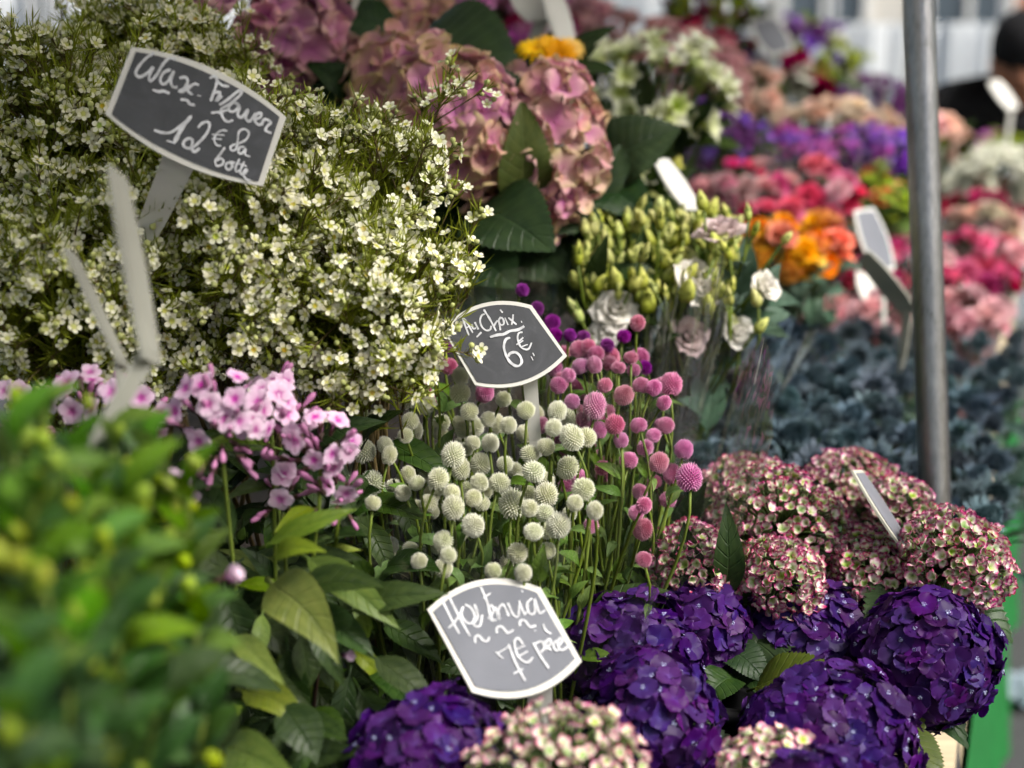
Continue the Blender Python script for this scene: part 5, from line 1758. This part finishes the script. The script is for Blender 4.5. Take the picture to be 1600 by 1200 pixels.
def spread_bunch(label, name, cat, c_px, half, meshes, n, size, seed, group=None, rad_y=0.07, leaf=None, nleaf=12, film=False, wrap=None, axis_up=0.55, base_z=0.86, part='flower', shell=(0.75, 1.05), colors=None, leaf_len=(.05, .09)):
    """a far bunch: flowers over an ellipsoid crown, stems down to its foot, leaves, optional clear sleeve"""
    r = random.Random(seed)
    px, py, d = c_px
    c = P(px, py, d)
    rx, rz = half[0] * d / FPX, half[1] * d / FPX
    base = Vector((c.x, c.y + 0.04, max(base_z, c.z - rz - 0.20)))
    t = thing(name, label, cat, base, group)
    k = 0
    tries = 0
    st_m = MB()
    n = int(n * 0.8) if part == 'flower' and 'rose' in name else n
    while k < n and tries < n * 30:
        tries += 1
        v = rv(r)
        if v.y > 0.45 or v.z < -0.75:
            continue
        s = r.uniform(*shell)
        p = c + Vector((v.x * rx, v.y * rad_y, v.z * rz)) * s
        nn = (Vector((v.x * 0.5, v.y * 0.6 - 0.25, v.z * 0.5)) + Vector((0, 0, axis_up)) + rv(r) * 0.5).normalized()
        foot = base + Vector((r.uniform(-.025, .025), r.uniform(-.02, .02), 0))
        ob(part, r.choice(meshes), t, frame(p - base, nn, r.uniform(0, 6), size * r.uniform(0.85, 1.15)))
        st_m.add(*tube_pts([q - base for q in bez(foot, foot + Vector((0, 0, .05)), p - nn * 0.05, p - nn * size * 0.2, 4)], 0.0018, 4))
        k += 1
    ob('stems', st_m.mesh('bunch_stems', [MT['stem_dark']]), t, None, 'stuff')
    for k in range(nleaf):
        v = rv(r)
        b = c + Vector((v.x * rx * 0.8, v.y * rad_y * 0.7, -abs(v.z) * rz - 0.02))
        dv_ = (Vector((v.x, -0.3, r.uniform(0.1, 1.0))) + rv(r) * 0.4).normalized()
        ob('leaf', r.choice(leaf or L_DEEP), t, along(b - base, b + dv_ * r.uniform(*leaf_len) - base, Vector((0, -.7, .6)), 1.0))
    if film:
        sleeve(t, base, 0.035, max(rx, rad_y) * 1.08, (c.z - base.z) + rz * 1.0, seed, None, 0.0, 'film_wrap', ell=min(1.0, rad_y / max(rx, 1e-3) * 1.2))
    if wrap:
        mbw = MB()
        vs_, uv = [], []
        for j in range(5):
            u = j / 4
            for i in range(25):
                a = PI2 * i / 24
                rr = 0.03 + (max(rx * 0.95, 0.04) - 0.03) * u
                vs_.append((rr * math.cos(a), rr * math.sin(a) * min(1, rad_y / rx), (c.z - base.z - rz * 0.1) * u + 0.012 * math.sin(a * 5) * u))
                uv.append((i / 24, u))
        mbw.add(vs_, grid(4, 24), uv)
        ob('wrapping_paper', mbw.mesh('wrapping_paper', [MT[wrap]]), t)
    return t


FB = 'flower bunch'
spread_bunch('pale green and white alstroemeria bunch beside the drooping pink hydrangea', 'alstroemeria_bunch', FB, (1010, 150, 2.1), (115, 85), ALST, 52, 0.029, 101, None, 0.09, L_DEEP, 30, base_z=0.95)
spread_bunch('yellow-green alstroemeria buds low behind the narrow white sign', 'alstroemeria_bunch', FB, (985, 280, 1.95), (65, 45), [B_LIS[0], ALST[1]], 22, 0.027, 102, None, 0.06, L_DEEP, 14, base_z=0.95)
spread_bunch('golden orange gerberas peeking over the drooping pink hydrangea', 'gerbera_bunch', FB, (862, 84, 1.72), (42, 14), GERB, 4, 0.020, 103, None, 0.04, L_DEEP, 4, base_z=1.0, shell=(0.9, 1.0))
spread_bunch('dusty pink filler spray bunch behind the alstroemerias', 'filler_bunch', FB, (960, 70, 2.7), (110, 42), SMALL['filler'], 70, 0.022, 104, None, 0.12, L_DEEP, 10, base_z=1.0)
spread_bunch('dusty rose filler sprays sloping down beside the crimson flowers', 'filler_bunch', FB, (1090, 130, 2.8), (70, 70), SMALL['filler'], 60, 0.022, 105, None, 0.10, L_DEEP, 8, base_z=1.0)
spread_bunch('crimson pink flowers above the peach roses far back', 'rose_bunch', FB, (1090, 75, 3.0), (52, 36), ROSE['rose_hot'] + ROSE['rose_crimson'], 22, 0.026, 106, 'rose bunches at the back', 0.08, L_DEEP, 6, base_z=1.0)
spread_bunch('bright lilac pink flowers behind the serrated hydrangea leaf', 'rose_bunch', FB, (735, 5, 2.5), (75, 38), ROSE['pinkblob'], 18, 0.036, 107, 'rose bunches at the back', 0.08, L_DEEP, 10, base_z=1.05)
spread_bunch('pale pink and mint flowers at the top, behind the salmon hydrangea', 'rose_bunch', FB, (650, -5, 2.6), (60, 26), ROSE['rose_pale'] + ROSE['white'], 14, 0.032, 108, 'rose bunches at the back', 0.08, L_DEEP, 6, base_z=1.05)
spread_bunch('mauve and lilac flowers under the two white signs', 'rose_bunch', FB, (840, 60, 2.5), (70, 35), ROSE['pinkblob'] + SMALL['statice_pink'] + ROSE['maroon'], 22, 0.026, 109, 'rose bunches at the back', 0.08, L_DEEP, 12, base_z=1.05)
spread_bunch('brown green seed head bunch at the top beside the small grey signs', 'seed_head_bunch', FB, (1110, 18, 3.4), (65, 30), SMALL['maroon'] + SMALL['bud_yellow'], 50, 0.022, 110, None, 0.10, L_DEEP, 30, base_z=1.0)
spread_bunch('big pink and lilac rose bunch high behind the alstroemerias', 'rose_bunch', FB, (905, 22, 3.1), (40, 18), ROSE['pinkblob'] + ROSE['rose_pale'], 12, 0.03, 111, 'rose bunches at the back', 0.08, L_DEEP, 4, base_z=1.0)
spread_bunch('soft peach rose bunch below the grey white-rimmed sign', 'rose_bunch', FB, (1172, 145, 3.0), (52, 36), ROSE['rose_peach'], 18, 0.028, 112, 'rose bunches at the back', 0.07, L_DEEP, 6, base_z=0.95)
spread_bunch('mixed bouquet of white lilies, red and violet flowers with bright leaves', 'mixed_bouquet', FB, (1240, 105, 3.4), (95, 62), ALST + SMALL['statice'] + ROSE['white'] + ROSE['rose_crimson'] + SMALL['bud_yellow'] + SMALL['plum'], 46, 0.034, 113, None, 0.12, L_GOM, 60, base_z=0.95)
spread_bunch('dark plum flower bunch behind the peach roses beside the post', 'filler_bunch', FB, (1365, 155, 3.4), (60, 28), SMALL['plum'], 40, 0.024, 114, None, 0.08, L_DEEP, 8, base_z=0.95)
spread_bunch('long row of peach roses below the mixed bouquet', 'rose_bunch', FB, (1300, 195, 3.0), (90, 32), ROSE['rose_peach'] + ROSE['rose_cream'], 34, 0.026, 115, 'rose bunches at the back', 0.07, L_DEEP, 6, True, base_z=0.95)
spread_bunch('peach pink roses just past the post, in front of the white ones', 'rose_bunch', FB, (1452, 215, 3.0), (52, 36), ROSE['rose_peach'] + ROSE['rose_pale'], 20, 0.026, 116, 'rose bunches at the back', 0.07, L_DEEP, 6, base_z=0.95)
spread_bunch('magenta statice bunch above the hot pink roses', 'statice_bunch', FB, (1210, 232, 2.7), (115, 28), SMALL['statice_pink'] + SMALL['statice'], 74, 0.022, 117, None, 0.10, L_DEEP, 14, base_z=0.92)
spread_bunch('violet statice bunch close beside the post', 'statice_bunch', FB, (1360, 245, 2.7), (62, 40), SMALL['statice'] + SMALL['statice'] + SMALL['statice_pink'], 62, 0.022, 118, None, 0.10, L_DEEP, 12, base_z=0.92)
spread_bunch('dark violet flowers in the shadow behind the alstroemerias', 'statice_bunch', FB, (1110, 215, 2.6), (60, 40), SMALL['statice'] + SMALL['plum'], 36, 0.022, 119, None, 0.08, L_DEEP, 14, base_z=0.92)
spread_bunch('hot pink rose bunch in shiny cellophane above the orange flowers', 'rose_bunch', FB, (1160, 292, 2.5), (80, 34), ROSE['rose_hot'] + ROSE['rose_pale'], 26, 0.024, 120, 'rose bunches at the back', 0.07, L_DEEP, 4, 2, base_z=0.90)
spread_bunch('hot pink and blush rose bunch in shiny cellophane, next to the violet statice', 'rose_bunch', FB, (1275, 295, 2.5), (62, 40), ROSE['rose_hot'] + ROSE['rose_pale'] + ROSE['rose_hot'], 24, 0.024, 121, 'rose bunches at the back', 0.07, L_DEEP, 4, 2, base_z=0.90)
spread_bunch('deep crimson rose bunch between the hot pink and the orange flowers', 'rose_bunch', FB, (1235, 345, 2.38), (80, 24), ROSE['rose_crimson'] + ROSE['rose_hot'], 24, 0.024, 122, 'rose bunches at the back', 0.05, L_DEEP, 4, 1, base_z=0.88)
spread_bunch('vivid orange flower bunch behind the lisianthus buds', 'orange_bunch', FB, (1215, 392, 2.15), (58, 46), ROSE['orange'] + ROSE['gold'] + ROSE['coral'], 26, 0.023, 123, None, 0.06, L_BLUE, 8, base_z=0.88, leaf_len=(.03, .05))
spread_bunch('coral orange flower bunch drooping beside the vivid orange one', 'orange_bunch', FB, (1285, 385, 2.2), (36, 36), ROSE['coral'] + ROSE['orange'], 12, 0.026, 124, None, 0.05, L_BLUE, 6, base_z=0.88, leaf_len=(.03, .05))
spread_bunch('yellow-green foliage bunch under the violet statice with one orange flower', 'foliage_bunch', FB, (1370, 310, 2.6), (45, 42), SMALL['bud_yellow'] + ROSE['coral'][:1], 26, 0.022, 125, None, 0.08, L_GOM, 40, base_z=0.90)
spread_bunch('creamy white flower dome in front of the person in black', 'white_flower_bunch', FB, (1545, 275, 3.5), (95, 42), ROSE['white'] + SMALL['white'], 70, 0.026, 126, None, 0.12, L_DEEP, 6, base_z=0.90, wrap='paper_brown')
spread_bunch('purple dotted green bunch under the bright white sign', 'foliage_bunch', FB, (1545, 232, 3.75), (75, 20), SMALL['bud_yellow'] + SMALL['statice_pink'][:1] + L_GOM, 40, 0.022, 127, None, 0.10, L_GOM, 50, base_z=0.95)
spread_bunch('dark red rose bunch under the creamy white flowers', 'rose_bunch', FB, (1530, 330, 3.2), (58, 20), ROSE['maroon'] + ROSE['rose_crimson'], 26, 0.025, 128, 'rose bunches at the back', 0.06, L_DEEP, 4, base_z=0.90)
spread_bunch('cream and peach rose bunch above the pink ones, near the table edge', 'rose_bunch', FB, (1535, 350, 2.9), (55, 26), ROSE['rose_cream'] + ROSE['rose_peach'], 22, 0.025, 129, 'rose bunches at the back', 0.06, L_DEEP, 4, base_z=0.88)
spread_bunch('bright pink rose bunch near the table edge, past the post', 'rose_bunch', FB, (1520, 400, 2.65), (72, 34), ROSE['rose_hot'] + ROSE['rose_pale'] + ROSE['rose_hot'], 28, 0.025, 130, 'rose bunches at the back', 0.07, L_DEEP, 4, 1, base_z=0.86)
spread_bunch('bright pink rose bunch half hidden by the post, below the orange flowers', 'rose_bunch', FB, (1405, 400, 2.6), (62, 34), ROSE['rose_hot'] + ROSE['rose_pale'], 24, 0.025, 131, 'rose bunches at the back', 0.07, L_DEEP, 4, 1, base_z=0.86)
spread_bunch('crimson magenta rose bunch past the post, under the bright pink ones', 'rose_bunch', FB, (1520, 440, 2.5), (66, 20), ROSE['rose_crimson'] + ROSE['rose_hot'], 24, 0.023, 132, 'rose bunches at the back', 0.05, L_DEEP, 4, 1, base_z=0.84)
spread_bunch('crimson magenta rose bunch between the orange flowers and the post', 'rose_bunch', FB, (1350, 445, 2.45), (62, 26), ROSE['rose_crimson'], 22, 0.023, 133, 'rose bunches at the back', 0.05, L_DEEP, 6, 2, base_z=0.84)
spread_bunch('soft pink rose bunch in pink paper past the post, above the thistles', 'rose_bunch', FB, (1515, 495, 2.4), (58, 34), ROSE['rose_pale'], 22, 0.025, 134, 'rose bunches at the back', 0.05, L_DEEP, 3, 1, 'paper_pink', base_z=0.82)
spread_bunch('soft pink rose bunch in pink paper between the lisianthus and the post', 'rose_bunch', FB, (1345, 498, 2.35), (88, 34), ROSE['rose_pale'], 30, 0.025, 135, 'rose bunches at the back', 0.05, L_DEEP, 3, 2, 'paper_pink', base_z=0.82)
spread_bunch('grey green eucalyptus leaves below the coral orange flowers', 'foliage_bunch', FB, (1265, 460, 2.15), (34, 32), L_BLUE, 16, 0.035, 136, None, 0.05, L_BLUE, 14, base_z=0.82, part='leaf', leaf_len=(.03, .045))


# ------------------------------------------------------------------ blue thistles
def thistles(label, cpx, half, n, seed, d0, d1, y0, y1, pts=()):
    r = random.Random(seed)
    base = P(cpx[0], cpx[1], cpx[2])
    base.z = 0.79
    t = thing('thistle_bunch', label, 'flower bunch', base, 'blue sea holly bunches')
    spots = list(pts)
    tries = 0
    while len(spots) < n and tries < 3000:
        tries += 1
        x, y = cpx[0] + r.uniform(-half[0], half[0]), r.uniform(y0, y1)
        if all((x - a) ** 2 + (y - b) ** 2 > 26 ** 2 for a, b in spots):
            spots.append((x, y))
    for (x, y) in spots:
        d = d1 + (d0 - d1) * (y - y0) / max(1, (y1 - y0)) + r.uniform(-.03, .03)
        p = P(x, y, d)
        upv = (Vector((0, -.45, .8)) + rv(r) * 0.6).normalized()
        foot = base + Vector((r.uniform(-.05, .05), r.uniform(-.05, .05), 0))
        q = bez(foot, foot.lerp(p, .3), p - upv * 0.06, p, 6)
        mb = MB()
        mb.add(*tube_pts([a - base for a in q], 0.002, 5))
        for k in range(5):                           # spiny stem leaves
            a = q[r.choice((3, 4, 5))]
            dv_ = (rv(r) + Vector((0, -.2, .5))).normalized()
            petal(mb, along(a - base, a + dv_ * r.uniform(.03, .06) - base, Vector((0, -.5, .8)), 1.0), 1.0, 0.10, 0.1, -0.2, 3, 2)
        st = ob('stem', mb.mesh('thistle_stem', [MT['thistle_leaf']]), t)
        ob('flower_head', r.choice(THIS), st, frame(p - base, upv, r.uniform(0, 6), r.uniform(0.024, 0.034)))
    for k in range(30):
        b = base + Vector((r.uniform(-.12, .12), r.uniform(-.1, .1), r.uniform(.04, .2)))
        dv_ = (rv(r) + Vector((0, -.2, .7))).normalized()
        ob('leaf', r.choice(L_TEAL), t, along(b - base, b + dv_ * r.uniform(.05, .08) - base, Vector((0, -.7, .6)), 0.8))


thistles('blue thistle bunch at the back below the pink paper, beside the lisianthus sleeve', (1220, 570, 2.1), (125, 0), 26, 141, 1.92, 2.15, 525, 620)
thistles('blue thistle bunch in front, beside the pink globe amaranths', (1180, 680, 1.85), (100, 0), 26, 142, 1.62, 1.88, 600, 740, [(1145, 690), (1250, 670), (1120, 720), (1200, 685)])
thistles('blue thistle bunch in front, just before the post', (1340, 680, 1.85), (90, 0), 26, 143, 1.64, 1.9, 590, 770, [(1315, 625), (1360, 690), (1395, 690), (1420, 740), (1330, 690)])
thistles('blue thistle bunch at the back, just before the post', (1385, 560, 2.2), (60, 0), 14, 144, 2.1, 2.3, 525, 610)
thistles('blue thistle bunch past the post at the table edge, back', (1530, 600, 2.2), (60, 0), 15, 145, 2.0, 2.3, 540, 650, [(1545, 620), (1575, 625), (1505, 630)])
thistles('blue thistle bunch past the post at the table edge, nearest', (1525, 730, 1.9), (38, 0), 12, 146, 1.62, 1.95, 660, 830, [(1515, 760), (1500, 680), (1530, 700), (1560, 820), (1510, 790)])

# ------------------------------------------------------------------ leaves filling the dark gaps below (in buckets) and the buckets
bk = MB()
bk.add(*lathe([(0.070, 0.0), (0.086, 0.17), (0.093, 0.172), (0.093, 0.184), (0.083, 0.184), (0.080, 0.15), (0.01, 0.14)], 28))
BUCKET = bk.mesh('bucket', [MT['black_plastic']])
hd = MB()
hd.add(*tube_pts([Vector((0.093 * math.cos(a), 0.05 + 0.09 * math.sin(a) * 0, 0.172 - 0.09 * math.sin(a))) for a in [math.pi * k / 12 for k in range(13)]], 0.002, 5))
HANDLE = hd.mesh('bucket_handle', [MT['grey_plastic']])


def bucket(label, x, y, z, s=1.0):
    t = thing('flower_bucket', label, 'bucket', (x, y, z), 'black flower buckets')
    ob('pail', BUCKET, t, Matrix.Scale(s, 4))
    ob('handle', HANDLE, t, Matrix.Scale(s, 4))


for (px, py, d, z, lab) in ((700, 1000, 1.34, 0.787, 'black bucket in the shadow under the white globe amaranths nearest the phlox'),
                            (870, 1000, 1.34, 0.787, 'black bucket in the shadow behind the Hortensia sign'),
                            (1010, 900, 1.42, 0.787, 'black bucket in the dark gap under the pink globe amaranths'),
                            (1160, 870, 1.50, 0.787, 'black bucket in the dark gap behind the pink hydrangea heads'),
                            (1330, 860, 1.50, 0.787, 'black bucket under the silvery edge-on sign'),
                            (1180, 1100, 1.32, 0.787, 'black bucket between the purple hydrangea heads'),
                            (1010, 1150, 1.25, 0.787, 'black bucket under the front purple hydrangeas'),
                            (1230, 640, 2.02, 0.787, 'black bucket under the blue thistles beside the amaranths'),
                            (1420, 640, 2.02, 0.787, 'black bucket under the blue thistles by the post'),
                            (1060, 480, 1.84, 0.935, 'black bucket behind the cream lisianthus sleeve'),
                            (1240, 480, 2.45, 0.787, 'dark bucket in the gap below the orange flowers'),
                            (1350, 400, 2.6, 0.787, 'dark bucket below the crimson roses')):
    p = P(px, py, d)
    bucket(lab, p.x, p.y, z)


# ------------------------------------------------------------------ the person bending over the far end
def person():
    hc = P(1598, 100, 4.15)
    base = Vector((hc.x + 0.32, hc.y + 0.25, 0))
    t = thing('person', 'person in black jacket and black beanie bending over the far flowers', 'person', base)
    V = lambda x, y, z: Vector((x, y, z))
    h = hc - base
    J = {'pel': V(0.10, 0.10, .92), 'sp1': V(0.06, 0.02, 1.02), 'sp2': V(-0.02, -0.06, 1.14), 'ch': h + V(.02, .17, -.13), 'nk': h + V(.01, .10, -.09), 'nk2': h + V(0, .05, -.06),
         'shL': h + V(-.19, .14, -.09), 'elL': h + V(-.29, .02, -.34), 'wrL': h + V(-.24, -.22, -.55), 'shR': h + V(.22, .14, -.09), 'elR': h + V(.32, .02, -.34), 'wrR': h + V(.22, -.24, -.54),
         'hpL': V(0.0, .10, .88), 'knL': V(-.01, .04, .48), 'akL': V(0.0, .12, .08), 'toL': V(-.01, -.06, .04), 'hpR': V(.2, .10, .88), 'knR': V(.21, .04, .48), 'akR': V(.21, .14, .08), 'toR': V(.22, -.04, .04)}
    rads = {'pel': .15, 'sp1': .14, 'sp2': .15, 'ch': .155, 'nk': .065, 'nk2': .058, 'shL': .085, 'elL': .058, 'wrL': .038, 'shR': .085, 'elR': .058, 'wrR': .038,
            'hpL': .10, 'knL': .07, 'akL': .05, 'toL': .045, 'hpR': .10, 'knR': .07, 'akR': .05, 'toR': .045}
    ed = [('pel', 'sp1'), ('sp1', 'sp2'), ('sp2', 'ch'), ('ch', 'nk'), ('nk', 'nk2'), ('ch', 'shL'), ('shL', 'elL'), ('elL', 'wrL'), ('ch', 'shR'), ('shR', 'elR'), ('elR', 'wrR'),
          ('pel', 'hpL'), ('hpL', 'knL'), ('knL', 'akL'), ('akL', 'toL'), ('pel', 'hpR'), ('hpR', 'knR'), ('knR', 'akR'), ('akR', 'toR')]
    # hands: palm and five fingers each
    for sd_, s in (('L', -1), ('R', 1)):
        w = J['wr' + sd_]
        J['pm' + sd_] = w + V(-s * .01, -.07, -.03)
        rads['pm' + sd_] = .03
        ed.append(('wr' + sd_, 'pm' + sd_))
        for f in range(4):
            a, b = 'f%d%s' % (f, sd_), 'g%d%s' % (f, sd_)
            J[a] = J['pm' + sd_] + V((f - 1.5) * .02, -.045 + abs(f - 1.5) * .006, -.012)
            J[b] = J[a] + V(0, -.02, -.03)
            rads[a], rads[b] = .0095, .008
            ed += [('pm' + sd_, a), (a, b)]
        a, b = 'th' + sd_, 'ti' + sd_
        J[a] = w + V(-s * .045, -.05, -.02)
        J[b] = J[a] + V(-s * .008, -.03, -.015)
        rads[a], rads[b] = .011, .009
        ed += [('wr' + sd_, a), (a, b)]
    keys = list(J)
    me = bpy.data.meshes.new('person_body')
    me.from_pydata([J[k] for k in keys], [(keys.index(a), keys.index(b)) for a, b in ed], [])
    o = ob('body', me, t)
    o.modifiers.new('skin', 'SKIN')
    for i, k in enumerate(keys):
        me.skin_vertices[0].data[i].radius = (rads[k], rads[k])
    me.skin_vertices[0].data[0].use_root = True
    sb = o.modifiers.new('sub', 'SUBSURF')
    sb.levels = sb.render_levels = 2
    me.materials.append(MT['jacket'])
    # head: shaped from a sphere, face turned down to the flowers and towards us
    mb = MB()
    nA_, nB = 28, 22
    vs_, uv = [], []
    for i in range(nB + 1):
        th = math.pi * i / nB
        for j in range(nA_):
            ph = PI2 * j / nA_
            x, y, z = math.sin(th) * math.cos(ph), math.sin(th) * math.sin(ph), math.cos(th)
            X, Y, Z_ = x * .076, y * .098, z * .118
            if Z_ < 0:                               # jaw narrows
                X *= 1 - 0.30 * (-Z_ / .118) ** 1.4
                Y = Y * (1 - 0.12 * (-Z_ / .118)) - 0.012 * (-Z_ / .118)
            f = max(0, -y)
            g = lambda cx, cz, sx, sz: math.exp(-((X - cx) / sx) ** 2 - ((Z_ - cz) / sz) ** 2) * (1 if f > .3 else 0)
            Y -= .026 * g(0, -.012, .012, .020) + .012 * g(0, .012, .009, .02) + .008 * g(0, -.055, .022, .008) + .009 * g(0, -.098, .02, .014)
            Y += .012 * g(.030, .014, .014, .011) + .012 * g(-.030, .014, .014, .011) + .005 * g(0, -.045, .02, .004)
            if abs(x) > .88 and abs(z) < .3 and abs(y) < .45:
                X *= 1.14
            vs_.append((X, Y, Z_))
            uv.append((j / nA_, i / nB))
    fs = [(i * nA_ + j, i * nA_ + (j + 1) % nA_, (i + 1) * nA_ + (j + 1) % nA_, (i + 1) * nA_ + j) for i in range(nB) for j in range(nA_)]
    mb.add(vs_, fs, uv)
    HM = T(h) @ Matrix.Rotation(RAD(-16), 4, 'Z') @ rotx(RAD(20))
    hd_ = ob('head', mb.mesh('person_head', [MT['skin']]), t, HM)
    for s in (-1, 1):
        e = MB()
        e.add(*lathe([(0.001, -.0095), (.0075, -.006), (.0095, 0), (.0075, .006), (0.001, .0095)], 10))
        ob('eye', e.mesh('person_eye', [MT['hair']]), hd_, T((s * .030, -.077, .014)))
    b = MB()
    v, f, u = lathe([(.082, .030), (.088, .028), (.090, .045), (.088, .075), (.074, .112), (.045, .136), (.004, .146)], 26)
    v = [(p[0] * 0.96, p[1] * 1.18, p[2]) for p in v]
    b.add(v, f, u)
    ob('beanie', b.mesh('beanie', [MT['knit']]), hd_)
    hb = MB()
    v, f, u = lathe([(.050, -.05), (.070, -.01), (.080, .03), (.080, .045)], 20, False)
    v = [(p[0] * 0.98, p[1] * 1.12 + 0.018, p[2]) for p in v]
    hb.add(v, [q for q in f if all(v[i][1] > 0.0 for i in q)], u)
    ob('hair', hb.mesh('person_hair', [MT['hair']]), hd_)


person()

# a crumpled pale scrap of paper on the ground past the skirt
mb = MB()
r = random.Random(3)
vs_ = []
for i in range(7):
    for j in range(7):
        vs_.append(((i - 3) * .022, (j - 3) * .028, 0.008 + r.random() * .04))
mb.add(vs_, grid(6, 6))
sp = ob('paper_scrap', mb.mesh('paper_scrap', [MT['scrap_blue']], False), None, T(P(1588, 1062, 3.55) * 1.0))
sp.location.z = 0.002
sp['label'] = 'crumpled pale paper scrap lying on the asphalt beside the green skirt'
sp['category'] = 'paper'
